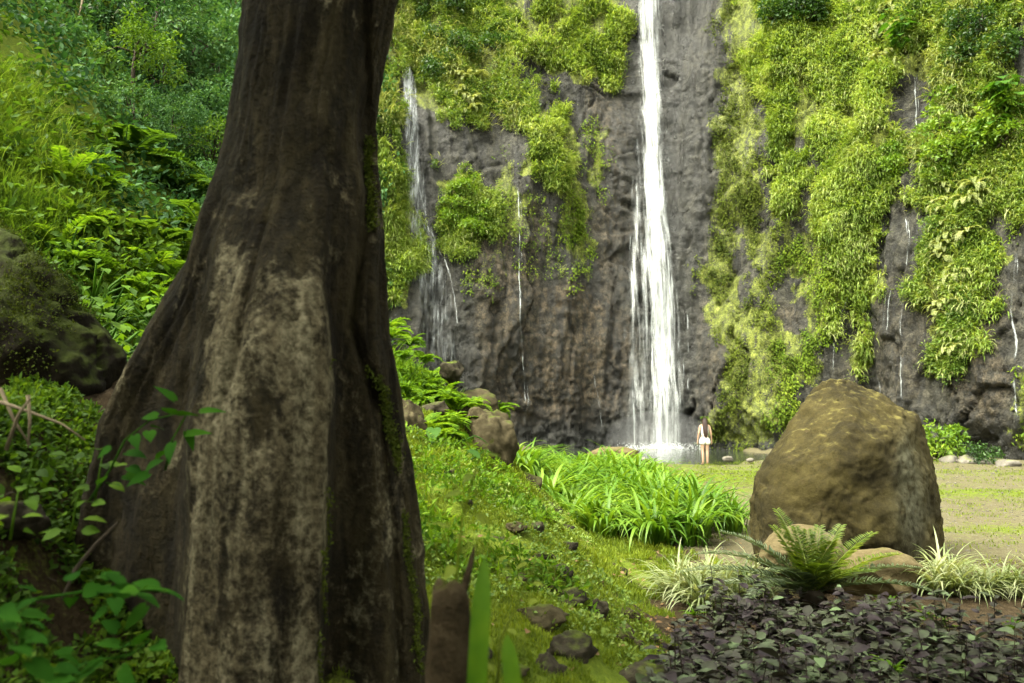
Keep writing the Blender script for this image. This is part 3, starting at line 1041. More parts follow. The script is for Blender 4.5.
DOWN = np.array([0, 0, -1.0])
vr = np.random.default_rng(21)
mb_l, mb_m, mb_h, mb_o, mb_s, mb_d = MB(), MB(), MB(), MB(), MB(), MB()
for style, poly, dens in VEG:
    n = int(poly_area(poly) / 1000 * dens * (1.15 if style == 'lime' else 1))
    P_, N_ = cliff_points(poly, n, vr, gaps={'lime': .78, 'moss': .85, 'herb': .58}[style])
    if not len(P_):
        continue
    k = len(P_)
    thick = (.35 if style == 'lime' else .6) * np.clip(.12 + .34 * vnoise(P_ * np.array([.8, .3, .55]), 221) + .22 * vnoise(P_ * 1.9, 222), 0, 1)[:, None]
    kind_n = vnoise(P_ * np.array([.55, .2, .40]), 231) + .5 * vnoise(P_ * 1.6, 232)
    if style == 'lime':                                     # hanging grass
        rep = 5
        P2 = np.repeat(P_ + N_ * thick * .6, rep, 0) + vr.normal(0, .16, (k * rep, 3))
        N2 = np.repeat(N_, rep, 0)
        az = np.arctan2(N2[:, 1], N2[:, 0]) + vr.normal(0, .8, k * rep)
        blades(mb_l, P2 + N2 * .05, az, vr.normal(.55, .4, k * rep), vr.uniform(1.6, 2.6, k * rep), vr.uniform(.18, .75, k * rep), vr.uniform(.035, .08, k * rep), seg=4)
        hb = kind_n > .28
        dry = vr.random(k) < .05 + .16 * (kind_n < -.4)
        P3, N3 = np.repeat((P_ + N_ * thick)[dry], 4, 0), np.repeat(N_[dry], 4, 0)
        blades(mb_d, P3 + vr.normal(0, .15, P3.shape), np.arctan2(N3[:, 1], N3[:, 0]) + vr.normal(0, .9, len(P3)), vr.normal(.4, .4, len(P3)), vr.uniform(1.3, 2.3, len(P3)), vr.uniform(.3, 1.0, len(P3)), vr.uniform(.03, .06, len(P3)), seg=4)
        leaf_cloud(mb_s, (P_ + N_ * (thick + .1))[hb][::2], N_[hb][::2], .32, 12, .17, vr, .5)
    elif style == 'moss':
        rep = 3
        P2 = np.repeat(P_, rep, 0) + vr.normal(0, .14, (k * rep, 3))
        N2 = np.repeat(N_, rep, 0)
        tgt = mb_o if poly[0][0] in (716,) else mb_m
        leaves(tgt, P2 + N2 * .03, N2 * .8 + DOWN * .8 + vr.normal(0, .5, P2.shape), N2 + np.array([0, 0, .8]) + vr.normal(0, .4, P2.shape), vr.uniform(.10, .24, k * rep), vr.uniform(.05, .11, k * rep))
    else:
        hb = kind_n > .12
        dry = (kind_n < -.45) | (vr.random(k) < .05)
        P3, N3 = np.repeat((P_ + N_ * thick)[dry], 4, 0), np.repeat(N_[dry], 4, 0)
        blades(mb_d, P3 + vr.normal(0, .15, P3.shape), np.arctan2(N3[:, 1], N3[:, 0]) + vr.normal(0, .9, len(P3)), vr.normal(.4, .4, len(P3)), vr.uniform(1.3, 2.3, len(P3)), vr.uniform(.3, 1.1, len(P3)), vr.uniform(.03, .07, len(P3)), seg=4)
        gr_k = vr.random(k) < .30
        P3, N3 = np.repeat((P_ + N_ * thick)[gr_k], 4, 0), np.repeat(N_[gr_k], 4, 0)
        blades(mb_l, P3 + vr.normal(0, .18, P3.shape), np.arctan2(N3[:, 1], N3[:, 0]) + vr.normal(0, .9, len(P3)), vr.normal(.5, .4, len(P3)), vr.uniform(1.4, 2.5, len(P3)), vr.uniform(.25, .85, len(P3)), vr.uniform(.02, .045, len(P3)), seg=4)
        for tgt, q_ in ((mb_s, hb), (mb_h, ~hb)):
            kk = int(q_.sum())
            if kk:
                leaf_cloud(tgt, (P_ + N_ * (thick * 1.6 + vr.uniform(0, .25, (k, 1))))[q_], nz(N_[q_] + np.array([0, 0, .6])), vr.uniform(.08, .34, kk), 15, .135, vr, .5)
tag(mb_l.build("hanging_grass", M['lime']), "lime green grass hanging in curtains from the wet rock face", "hanging grass", kind="stuff")
tag(mb_m.build("cliff_moss", M['lime_moss']), "bright green moss and small creepers streaking the rock face", "moss", kind="stuff")
tag(mb_o.build("olive_moss", M['olive']), "dull olive moss film right of the tall waterfall", "moss", kind="stuff")
tag(mb_d.build("dry_fronds", M['pale']), "pale dry fronds and stems among the cliff greenery", "dry fronds", kind="stuff")
tag(mb_s.build("cliff_creepers", M['lime_herb']), "yellow-green creepers and small herbs among the cliff grass", "creepers", kind="stuff")
tag(mb_h.build("cliff_undergrowth", M['herb']), "leafy green undergrowth matted over the upper cliff", "undergrowth", kind="stuff")
# left part of the cliff above the slope trees
P_, N_ = cliff_points([(-60, -60), (380, -60), (380, 330), (200, 330), (-60, 200)], 5000, vr, False)
mb = MB()
if len(P_):
    leaf_cloud(mb, P_ + N_ * .3, nz(N_ + np.array([0, 0, .5])), .7, 12, .32, vr, .5)
    tag(mb.build("cliff_creepers", M['forest']), "deep green creepers covering the cliff behind the slope trees", "undergrowth", kind="stuff")


# --- plants on the cliff that one can tell apart
def shrub_proto(name, mat, seed, rad=1.0, ncl=26, nper=26, leaf=.2, label="", cat="shrub", group=None, flat=.55):
    r = np.random.default_rng(seed)
    root = empty(name, (0, 0, -500), label, cat, group)
    c = nz(r.normal(0, 1, (ncl, 3))) * r.uniform(.35, 1, (ncl, 1)) * np.array([1, .8, .7]) * rad
    c[:, 2] += .5 * rad
    mb = MB()
    leaf_cloud(mb, c, nz(c + np.array([0, -.3, .3])), rad * .36, nper, leaf, r, .5, T_DIA, .3, flat)
    mb.build("foliage", mat, root)
    mb = MB()
    for k in range(6):
        e = c[r.integers(ncl)]
        tube(mb, [np.zeros(3), e * .5 + r.normal(0, .06, 3), e], [.035 * rad, .025 * rad, .008], 5)
    mb.build("stem", M['wood'], root)
    return root


def fern_proto(name, mat, seed, n=16, L=.9, label="", cat="fern", group=None, npin=20, pinL=.22, pinW=.06, e=(.5, 1.2), curl=(1.2, 2.0), stem=.008):
    r = np.random.default_rng(seed)
    mb = MB()
    az = np.arange(n) * 2.4 + r.normal(0, .2, n)
    fronds(mb, np.zeros((n, 3)) + r.normal(0, .03, (n, 3)), az, r.uniform(*e, n), r.uniform(*curl, n), L * r.uniform(.7, 1.15, n), npin, pinL, pinW, stem=stem, r=r)
    o = mb.build(name, mat)
    o.location = (0, 0, -500)
    return tag(o, label, cat, group)


sh_dk = [shrub_proto("cliff_shrub", M['shrub_dk'], 300 + k, cat="shrub") for k in range(3)]
sh_lt = [shrub_proto("cliff_shrub", M['shrub_lt'], 310 + k, cat="shrub", leaf=.22) for k in range(3)]
pf = [fern_proto("cliff_fern", M['pale'], 320 + k, n=18, L=.95, npin=22, pinL=.15, pinW=.045, e=(.2, 1.1), curl=(1.4, 2.4)) for k in range(2)]


def on_cliff(protos, poly, n, smin, smax, label, group, r, out=.15):
    P_, N_ = cliff_points(poly, n, r, False, .3)
    for k in range(len(P_)):
        p = P_[k] + N_[k] * out
        place(protos[k % len(protos)], USED, tuple(p), r.uniform(0, 6.28), r.uniform(smin, smax), label, group)


on_cliff(sh_dk, [(758, -20), (822, -20), (818, 30), (770, 26)], 9, .9, 1.3, "dark green leafy shrub overhanging the cliff right of the tall waterfall's top", "dark shrubs right of the waterfall top", vr, .5)
on_cliff(sh_dk, [(945, 5), (1000, 10), (1000, 70), (950, 62)], 8, .7, 1.1, "dark green shrub on the cliff beside the grey bare rock at upper right", "dark shrubs by the grey rock", vr, .4)
on_cliff(sh_dk, [(405, 10), (500, 0), (500, 80), (430, 90)], 12, .7, 1.1, "dark green shrub above the small waterfall beside the trunk", "shrubs above the small waterfall", vr, .3)
on_cliff(sh_lt, [(442, 180), (468, 182), (495, 215), (495, 238), (448, 238)], 8, .6, .9, "bright green shrub on the ledge between the two waterfalls", "bright shrubs between the waterfalls", vr, .3)
on_cliff(sh_lt, [(925, 120), (1010, 100), (1020, 190), (935, 190)], 14, .7, 1.1, "bright green shrub on the cliff below the broad-leaved plants at right", "bright shrubs on the right cliff", vr, .3)
on_cliff(sh_lt, [(866, 155), (908, 160), (900, 185), (868, 185)], 4, .6, .9, "bright green shrub left of the thin trickle on the right cliff", "shrubs by the thin trickle", vr, .3)
on_cliff(pf, [(456, 76), (478, 74), (480, 115), (458, 112)], 8, .8, 1.15, "pale cream fern hanging under the green herbs between the waterfalls", "pale ferns between the waterfalls", vr, .25)
on_cliff(pf, [(850, 0), (905, 5), (900, 68), (862, 65)], 14, .8, 1.2, "pale cream fern on the cliff left of the taro plants", "pale ferns left of the taro", vr, .25)
on_cliff(pf, [(925, 195), (985, 190), (960, 280), (940, 300), (925, 260)], 18, .7, 1.1, "pale yellow fern hanging in the curtain on the right cliff", "pale ferns in the right curtain", vr, .25)
on_cliff(pf, [(935, 300), (962, 300), (955, 352), (940, 352)], 6, .6, .9, "pale fern at the bottom tip of the right curtain", "pale ferns at the curtain tip", vr, .25)


def taro_proto(name, seed, n=9, L=.75, mat=None, h=(.5, 1.0)):
    r = np.random.default_rng(seed)
    root = empty(name, (0, 0, -500), None, "broad-leaved plant")
    mb, ms = MB(), MB()
    for k in range(n):
        a = k * 2.4 + r.normal(0, .3)
        d = np.array([math.cos(a), math.sin(a), 0])
        hh = r.uniform(*h)
        tip = d * r.uniform(.25, .6) + np.array([0, 0, hh])
        tube(ms, [np.zeros(3), tip * .55 + np.array([0, 0, .08]), tip], [.022, .016, .010], 5)
        leaves(mb, [tip], [d + np.array([0, 0, -.35])], [np.array([0, 0, 1.0]) + d * .4], L * r.uniform(.7, 1.1), L * .75 * r.uniform(.8, 1.1), T_HEART)
    mb.build("foliage", mat or M['broad'], root, smooth=True)
    ms.build("stem", M['broad'], root)
    return root


taro = [taro_proto("taro_plant", 330 + k) for k in range(2)]
for k, (px, py, s) in enumerate([(893, 36, .85), (908, 44, 1.0), (901, 58, .8), (915, 34, .8)]):
    P_, N_ = hit([px], [py])
    if not np.isnan(P_[0, 0]):
        place(taro[k % 2], USED, tuple(P_[0] + N_[0] * .7), k * 1.3, s, "glossy broad-leaved plant on the cliff above the bare patch with a trickle", "broad-leaved plants above the trickle")
for k, (px, py, s) in enumerate([(1000, 98, 1.0), (1012, 110, 1.15), (1018, 128, 1.0), (998, 120, .9), (1008, 140, .9), (985, 108, .8)]):
    P_, N_ = hit([px], [py])
    if not np.isnan(P_[0, 0]):
        place(taro[k % 2], USED, tuple(P_[0] + N_[0] * .7), k * 1.9, s, "glossy broad-leaved plant on the right cliff just below the grey rock", "broad-leaved plants below the grey rock")
bs = shrub_proto("base_shrub", M['shrub_lt'], 340, rad=1.0, ncl=34, nper=34, leaf=.17, cat="shrub")
place(bs, USED, tuple(at(938, 452, 33.0) * np.array([1, 1, 0]) + np.array([0, 0, .1])), .4, 1.15, "yellow-green bush at the cliff foot right of the big boulder")
bs2 = shrub_proto("base_shrub", M['shrub_dk'], 341, rad=.8, ncl=24, nper=30, leaf=.14, cat="shrub")
place(bs2, USED, tuple(at(985, 457, 31.0) * np.array([1, 1, 0])), 0, .9, "dark low bush at the cliff foot at far right")

# ------------------------------------------------------------------ falling water
def fall_layer(mb, rows_py, Lx, Rx, off, nu, st, dens, r, bulge=.25, dfun=None):
    nv = len(rows_py)
    u = np.linspace(0, 1, nu)
    PX = Lx[:, None] + (Rx - Lx)[:, None] * u[None]
    PY = np.broadcast_to(rows_py[:, None], PX.shape)
    P_, N_ = hit(PX.ravel(), PY.ravel())
    D = P_[:, 1].reshape(nv, nu)
    D = np.where(np.isnan(D), np.nanmean(D), D)
    D = np.minimum(D, np.nanpercentile(D, 98))
    for _ in range(14):
        b_ = np.pad(D, ((1, 1), (1, 1)), mode='edge')
        D = (b_[1:-1, 1:-1] + b_[:-2, 1:-1] + b_[2:, 1:-1] + b_[1:-1, :-2] + b_[1:-1, 2:]) / 5
    D = D - off - bulge * np.sin(np.pi * u)[None]
    W = at(PX.ravel(), PY.ravel(), D.ravel())
    ii = (np.arange(nv - 1)[:, None] * nu + np.arange(nu - 1)[None]).ravel()
    f = np.stack([ii, ii + 1, ii + 1 + nu, ii + nu], 1)
    mb.add(W, f)
    st.append(np.stack([W[:, 0], W[:, 2], 0 * W[:, 0] + off], 1))
    dd = np.sin(np.pi * u)[None] ** .25 * np.ones((nv, 1))
    if dfun is not None:
        dd = dd * dfun(PX, PY)
    dens.append(dd.ravel())


def thread_path(px, py, off, r):
    P_, N_ = hit(np.asarray(px, float), np.asarray(py, float))
    D = P_[:, 1]
    D = np.where(np.isnan(D), np.nanmean(D), D)
    for _ in range(2):
        b_ = np.pad(D, 1, mode='edge')
        D = np.minimum(D, (b_[:-2] + b_[1:-1] + b_[2:]) / 3 + .05)
    return at(np.asarray(px, float), np.asarray(py, float), D - off)


def ribbon(mb, st, dens, W, hw, r, d0=1.0):
    n = len(W)
    hw = np.broadcast_to(hw, n)
    off = np.stack([hw, 0 * hw, 0 * hw], 1)
    v = np.stack([W - off + np.array([0, .03, 0]), W - np.array([0, .02, 0]), W + off + np.array([0, .03, 0])], 1).reshape(-1, 3)
    f = []
    for k in range(n - 1):
        a = k * 3
        f += [[a, a + 1, a + 4, a + 3], [a + 1, a + 2, a + 5, a + 4]]
    mb.add(v, np.array(f))
    j = r.uniform(0, 50)
    st.append(np.stack([v[:, 0] + j, v[:, 2], 0 * v[:, 0]], 1))
    t = np.linspace(0, 1, n)
    fade = d0 * np.clip(np.minimum(t, 1 - t) * 8 + .25, 0, 1) * np.clip(.80 + .45 * vnoise(np.stack([W[:, 2] * 1.1 + j, 0 * t, 0 * t], 1), 7), .2, 1.1)
    dens.append(np.stack([0 * t, fade, 0 * t], 1).ravel())


fr = np.random.default_rng(5)
main_fall = empty("waterfall", tuple(at(658, 448, 45.5)), "tall white waterfall dropping down the cliff into the pool behind the woman", "waterfall")
MF_LOC = np.array(main_fall.location)
rows = np.arange(-40, 449, 4.0)
kY = [-40, 0, 100, 150, 200, 250, 300, 350, 400, 448]
Lv = np.interp(rows, kY, [630, 631, 636, 636, 631, 627, 626, 625, 624, 622])
Rv = np.interp(rows, kY, [666, 667, 669, 672, 676, 683, 688, 691, 692, 692])


def fall_dens(X, Y):
    def g(cx, w, amp):
        c, ww, am = np.interp(Y, *cx), np.interp(Y, *w), np.interp(Y, *amp)
        return am * np.exp(-np.abs((X - c) / ww) ** 2.8)
    d = g(([0, 150, 220, 300, 380, 449], [648, 651, 657, 664, 668, 668]), ([0, 150, 220, 300, 380, 449], [19, 17, 19, 24, 28, 30]), ([0, 180, 300, 449], [.74, .76, .76, .74]))
    d2 = g(([0, 200, 260, 330, 449], [640, 638, 634, 633, 632]), ([0, 200, 300, 449], [6, 7, 8, 11]), ([120, 200, 300, 449], [.35, .80, .78, .74]))
    d3 = g(([200, 330, 449], [646, 644, 642]), ([200, 449], [6, 9]), ([180, 260, 449], [0, .68, .68]))
    return np.maximum(np.maximum(d, d2), np.maximum(d3, np.interp(Y, [0, 200, 300, 449], [.34, .44, .52, .54])))


for name, offs, mat in (("white_water", (.30, .60), 'fall_core'), ("water_veil", (.45,), 'fall_veil')):
    mb, st, dn = MB(), [], []
    for o_ in offs:
        fall_layer(mb, rows, Lv, Rv, o_, 40, st, dn, fr, dfun=fall_dens)
    mb.build(name, M[mat], main_fall, smooth=True, attrs={"st": np.concatenate(st), "dens": np.concatenate(dn)}, loc=MF_LOC).location = (0, 0, 0)
mb, st, dn = MB(), [], []
for k in range(26):
    u = fr.random()
    y0_, ln = fr.uniform(60, 400), fr.uniform(40, 160)
    py = np.arange(y0_, min(y0_ + ln, 448), 5.0)
    if len(py) < 4:
        continue
    px = np.interp(py, rows, Lv) + (np.interp(py, rows, Rv) - np.interp(py, rows, Lv)) * u + np.cumsum(fr.normal(0, .4, len(py)))
    ribbon(mb, st, dn, thread_path(px, py, .5 + .4 * math.sin(math.pi * u), fr), fr.uniform(.04, .14), fr, fr.uniform(.5, .78))
mb.build("water_threads", M['fall_thin'], main_fall, smooth=True, attrs={"st": np.concatenate(st), "dens": np.concatenate(dn)}, loc=MF_LOC).location = (0, 0, 0)
mb = MB()                                                   # splash where it meets the pool
n = 1600
px = np.clip(fr.normal(660, 17, n), 618, 700)
P_ = at(px, np.full(n, 447.0), 45.0 + fr.normal(0, .35, n))
P_[:, 2] = -.15 + np.abs(fr.normal(0, .16, n))
leaves(mb, P_, fr.normal(0, 1, (n, 3)), fr.normal(0, 1, (n, 3)), fr.uniform(.02, .07, n), fr.uniform(.02, .06, n))
mb.build("splash", M['thread'], main_fall, loc=MF_LOC).location = (0, 0, 0)

m, nt, out = mat_new("spray_mist")
vs = N(nt, "ShaderNodeVolumePrincipled")
vs.inputs["Color"].default_value = (.93, .96, .95, 1)
vs.inputs["Density"].default_value = .085
nt.links.new(vs.outputs[0], out.inputs["Volume"])
v, f = ICO[4]
o = MB().add(v * np.array((2.9, 1.0, 1.5)), f).build("spray_mist", m)
o.location = (at(658, 440, 44.4)[0], 44.4, .55)
tag(o, "thin white spray drifting at the foot of the tall waterfall", "spray", kind="stuff")
small = empty("waterfall", tuple(at(452, 352, 42.5)), "thin waterfall sliding down the dark rock beside the big trunk", "waterfall")
SF_LOC = np.array(small.location)
rows = np.arange(50, 372, 4.0)
c_ = np.interp(rows, [50, 60, 80, 150, 215, 260, 300, 372], [402, 404, 409, 412, 417, 427, 434, 441])
w_ = np.interp(rows, [50, 80, 150, 215, 260, 372], [2, 7, 10, 13, 19, 24])
mb, st, dn = MB(), [], []
fall_layer(mb, rows, c_ - w_, c_ + w_, .34, 14, st, dn, fr, .08, lambda X, Y: np.interp(Y, [50, 100, 150, 260, 372], [.95, .72, .64, .52, .46]))
mb.build("water_veil", M['fall_thin'], small, smooth=True, attrs={"st": np.concatenate(st), "dens": np.concatenate(dn)}, loc=SF_LOC).location = (0, 0, 0)
mb, st, dn = MB(), [], []
for pts in ([(403, 52), (407, 66), (411, 84), (413, 120), (412, 160), (416, 215), (424, 235), (432, 250), (434, 290), (433, 340)],
            [(411, 90), (416, 120), (417, 180), (426, 222), (440, 255), (447, 270), (455, 310), (458, 345), (463, 362)],
            [(414, 150), (420, 200), (430, 240), (441, 290), (441, 340)], [(409, 100), (408, 150), (413, 200), (424, 222), (447, 262), (459, 330)], [(432, 262), (434, 330)]):
    pts = np.array(pts, float)
    py = np.arange(pts[0, 1], pts[-1, 1], 4)
    px = np.interp(py, pts[:, 1], pts[:, 0]) + np.cumsum(fr.normal(0, .25, len(py)))
    ribbon(mb, st, dn, thread_path(px, py, .36, fr), fr.uniform(.025, .075, len(py)), fr, .8)
mb.build("water_threads", M['fall_thin'], small, smooth=True, attrs={"st": np.concatenate(st), "dens": np.concatenate(dn)}, loc=SF_LOC).location = (0, 0, 0)

TR = [([(914, 70), (915, 110), (914, 148)], .035, "thin trickle on the bare patch under the glossy broad-leaved plants"),
      ([(905, 216), (908, 236), (907, 268)], .03, "thin trickle over the rock left of the hanging fern curtain"),
      ([(851, 285), (843, 310), (834, 335), (832, 378)], .035, "crooked white trickle above the top of the big boulder"),
      ([(886, 282), (883, 305), (882, 335)], .02, "left one of two short parallel trickles in mid cliff"),
      ([(891, 286), (888, 310), (887, 335)], .02, "right one of two short parallel trickles in mid cliff"),
      ([(902, 290), (900, 320), (899, 355), (899, 408)], .03, "straight long trickle behind the right shoulder of the boulder"),
      ([(877, 375), (880, 390), (878, 402)], .025, "short trickle just above the boulder's sloping top"),
      ([(1012, 234), (1016, 255), (1012, 285), (1011, 310), (1017, 340), (1015, 375), (1018, 430)], .05, "long white trickle zigzagging down the rock at far right"),
      ([(517, 175), (517, 220), (518, 300), (519, 370), (520, 400), (518, 412), (522, 436)], .028, "long thin trickle down the rock seam between the two waterfalls"),
      ([(594, 372), (596, 395), (600, 410), (602, 432)], .02, "faint trickle near the cliff foot left of the tall waterfall")]
for pts, rad, lab in TR:
    pts = np.array(pts, float)
    py = np.arange(pts[0, 1], pts[-1, 1] + 1, 2.5)
    px = np.interp(py, pts[:, 1], pts[:, 0]) + np.cumsum(fr.normal(0, .35, len(py))) * .6
    px2 = px + 1.2 + np.cumsum(fr.normal(0, .3, len(py)))
    W = thread_path(px, py, .12, fr)
    mb, st, dn = MB(), [], []
    ribbon(mb, st, dn, W, rad * 2.3 * fr.uniform(.5, 1.4, len(py)), fr, .88)
    ribbon(mb, st, dn, thread_path(px2, py, .14, fr), rad * 1.2 * fr.uniform(.3, 1.3, len(py)), fr, .75)
    loc = W[-1]
    tag(mb.build("trickle", M['fall_thin'], smooth=True, attrs={"st": np.concatenate(st), "dens": np.concatenate(dn)}, loc=loc), lab, "trickle", "trickles down the cliff")

# ------------------------------------------------------------------ big tree
pyr = np.array([-420, -100, 0, 60, 100, 180, 240, 300, 370, 420, 500, 600, 700, 800], float)
Lr = np.array([268, 252, 245, 241, 233, 214, 190, 163, 128, 104, 82, 58, 30, 0], float)
rpy = np.array([-420, -100, 0, 40, 75, 110, 130, 200, 250, 330, 400, 480, 560, 640, 700, 800], float)
Rr = np.array([408, 405, 402, 392, 384, 377, 375, 380, 384, 391, 401, 411, 421, 431, 440, 458], float)
TD = 4.5
rowp = np.concatenate([np.arange(-420, -20, 20), np.arange(-20, 800, 5.0)])
na = 220
ang = np.linspace(0, 2 * np.pi, na, endpoint=False)
tv = []
lich, mossw = [], []
for py in rowp[::-1]:
    l, r_ = np.interp(py, pyr, Lr), np.interp(py, rpy, Rr)
    pl, pr = at(l, py, TD), at(r_, py, TD)
    cx_, w2 = (pl[0] + pr[0]) / 2, (pr[0] - pl[0]) / 2
    z = pl[2]
    ca_, sa_ = np.cos(ang), np.sin(ang)
    ex = .85
    x = cx_ + w2 * np.sign(ca_) * np.abs(ca_) ** ex
    y = TD + min(w2, .75) * .80 * np.sign(sa_) * np.abs(sa_) ** ex
    pxx = np.interp(x, [pl[0], pr[0]], [l, r_])
    front = (sa_ < .2) * np.clip(-sa_ * 2.2 + .25, 0, 1)
    low = sstep(180, 420, py)
    gl = np.interp(py, [160, 225, 350, 430, 560, 683, 800], [228, 222, 198, 189, 181, 172, 165])
    gr_ = np.interp(py, [-420, 120, 180, 300, 400, 500, 683, 800], [350, 352, 328, 322, 331, 325, 318, 315])
    g2 = np.interp(py, [-420, 0, 200, 330, 420, 683], [362, 366, 368, 352, 385, 400])
    y = y + np.clip(-sa_ * 1.5, 0, 1) * low * .42 * sstep(gl + 3, gl - 9, pxx)                       # left buttress set back
    y = y - front * low * .20 * np.exp(-((pxx - (gl * .45 + gr_ * .55)) / 62) ** 2)      # pale rib stands proud
    y = y + front * (.05 + .24 * low) * sstep(gr_ - 3, gr_ + 7, pxx) * (1 - .65 * sstep(gr_ + 12, gr_ + 75, pxx))
    y = y + front * .07 * np.exp(-((pxx - g2) / 5) ** 2)
    x = np.where(sa_ < .3, x * (y / TD), x)                  # keep the outline where the flank is set back
    p = np.stack([x, y, np.full(na, z)], 1)
    n_ = nz(np.stack([ca_, sa_, 0 * ca_], 1))
    flt = np.abs(vnoise(np.stack([ang * 0 + 9 * ca_, 9 * sa_, ang * 0 + z * .45], 1), 405))
    p = p + n_ * (.030 * (flt - .4) + .040 * fbm(p * np.array([3, 3, .9]), 4, 401) + .012 * fbm(p * np.array([9, 9, 4.5]), 3, 402))[:, None]
    tv.append(p)
    li = sstep(gl - 2, gl + 8, pxx) * sstep(gr_ + 3, gr_ - 4, pxx) * sstep(60, 380, py) + .25 * sstep(150, 60, py) * sstep(260, 300, pxx)
    li = li * (.75 + .5 * np.exp(-((pxx - np.interp(py, [180, 640], [235, 205])) / 24) ** 2) + .5 * np.exp(-((pxx - np.interp(py, [300, 683], [318, 300])) / 12) ** 2) * sstep(240, 300, py))
    lich.append(li * (sa_ < .1))
    mossw.append((.66 * np.exp(-((pxx - gr_ - 1) / 3.2) ** 2) * low * (.55 + .6 * vnoise(p * np.array([3., 3, 4.]), 403)) + .75 * np.exp(-((pxx - np.interp(py, [330, 400, 450, 683], [350, 388, 400, 420])) / 3.6) ** 2) * sstep(300, 360, py) * (.7 + .5 * vnoise(p * np.array([3., 3, 4.]), 404))
                  + .5 * np.exp(-((pxx - 369) / 4) ** 2) * (py > 140) * (py < 240)) * (sa_ < .2))
tv = np.concatenate(tv)
nr = len(rowp)
f = []
j = np.arange(na)
for k in range(nr - 1):
    f.append(np.stack([k * na + j, k * na + (j + 1) % na, (k + 1) * na + (j + 1) % na, (k + 1) * na + j], 1))
f = np.concatenate(f)
tree = empty("buttressed_tree", (-1.25, TD, .6), "huge old tree with pale lichened bark and flaring mossy buttresses, nearest the viewer", "tree")
TL = np.array(tree.location)


def kid(o):
    o.location = (0, 0, 0)
    return o


lich, mossw = np.concatenate(lich), np.concatenate(mossw)
kid(MB().add(tv, [f, (np.arange(na) + (nr - 1) * na)[None]]).build("trunk", M['bark'], tree, smooth=True, attrs={"lichen": lich, "moss": mossw}, loc=TL))
tr = np.random.default_rng(77)
cand = np.where((mossw > .34))[0]
cand = tr.choice(cand, 5200)
mb = MB()
pm = tv[cand] + tr.normal(0, .012, (len(cand), 3))
leaves(mb, pm, np.array([0, -.6, .1]) + tr.normal(0, .7, pm.shape), np.array([0, -1, .3]) + tr.normal(0, .5, pm.shape), tr.uniform(.008, .026, len(pm)), tr.uniform(.006, .014, len(pm)))
kid(mb.build("bark_moss", M['olive'], tree, loc=TL))
mb, ml = MB(), MB()
top = tv[(nr - 2) * na:(nr - 1) * na].mean(0)
ends = []
for k in range(11):
    a = k * 2.4
    e = top + np.array([math.cos(a) * tr.uniform(2.5, 5), math.sin(a) * tr.uniform(2, 4.5) - 2.0, tr.uniform(2.0, 4.2)])
    mid = top * .5 + e * .5 + np.array([0, 0, .8])
    tube(mb, [top + np.array([0, 0, -.6]), top * .75 + mid * .25 + np.array([0, 0, .4]), mid, e], [.26, .2, .12, .04], 8)
    ends += [mid, e, mid * .5 + e * .5]
kid(mb.build("limb", M['bark'], tree, loc=TL))
cc = np.array([-1.2, -1.5, 10.2]) + nz(tr.normal(0, 1, (230, 3))) * tr.uniform(.3, 1, (230, 1)) ** .5 * np.array([8.0, 7.0, 2.4])
okc = cc[:, 2] > 2.2 + .56 * cc[:, 1] + 2.2
cc = cc[okc & (cc[:, 2] > 7.2)]
leaf_cloud(ml, cc, nz(cc - np.array([-1.2, -1.5, 9.0])), 1.1, 95, .30, tr, .55, T_DIA)
kid(ml.build("crown", M['forest'], tree, loc=TL))

# ------------------------------------------------------------------ slope behind: trees, bushes and undergrowth
ur = np.random.default_rng(31)


def sl_pts(n, x0, x1, y0, y1, cond=None):
    x, y = ur.uniform(x0, x1, n), ur.uniform(y0, y1, n)
    k = (toe(y) - x) > .6
    x, y = x[k], y[k]
    p = np.stack([x, y, ground_z(x, y)], 1)
    if cond is not None:
        p = p[cond(p)]
    return p


# leafy undergrowth on the slope, y 7..36
mb, mb2 = MB(), MB()
p = sl_pts(15000, -26, -1.0, 9, 40, lambda p: p[:, 0] < -.19 * p[:, 1] - .2)
pxp, pyp, _ = px_of(p)
okp = (pxp > -120) & (pxp < 440)
p = p[okp]
lime = vnoise(p * .35, 501) + .9 * sstep(14, 9.5, p[:, 1]) > .25
for q_, tgt in ((p[lime], mb2), (p[~lime], mb)):
    n_ = np.tile(np.array([.45, -.35, .8]), (len(q_), 1))
    leaf_cloud(tgt, q_ + np.array([0, 0, .15]), nz(n_), ur.uniform(.25, .6, len(q_)), 16, .15, ur, .5)
tag(mb.build("slope_undergrowth", M['forest']), "deep green undergrowth covering the steep slope behind the trunk", "undergrowth", kind="stuff")
tag(mb2.build("bright_undergrowth", M['forest_lime']), "bright green undergrowth on the lower slope left of the trunk", "undergrowth", kind="stuff")


def tree_proto(name, mat, seed, h=5.0, rad=1.8, ncl=64, nper=70, leaf=.17, cat="tree"):
    r = np.random.default_rng(seed)
    root = empty(name, (0, 0, -500), None, cat)
    mb = MB()
    lean = r.normal(0, .25, 2)
    topp = np.array([lean[0], lean[1], h * .72])
    tube(mb, [np.zeros(3), topp * .35 + np.array([.08, .05, 0]), topp * .7, topp], [.10, .085, .07, .045], 7)
    c = nz(r.normal(0, 1, (ncl, 3))) * (r.uniform(.25, 1, (ncl, 1)) ** .6) * np.array([rad, rad, h * .46])
    c += np.array([lean[0], lean[1], h * .56])
    for k in range(9):
        tube(mb, [topp * r.uniform(.5, .9), c[k] * .6 + topp * .4 + r.normal(0, .1, 3), c[k]], [.04, .03, .012], 5)
    mb.build("trunk", M['wood'], root, smooth=True)
    ml = MB()
    leaf_cloud(ml, c, nz(c - np.array([0, 0, h * .55])), r.uniform(.35, .62, ncl), nper, leaf, r, .48)
    ml.build("crown", mat, root)
    return root


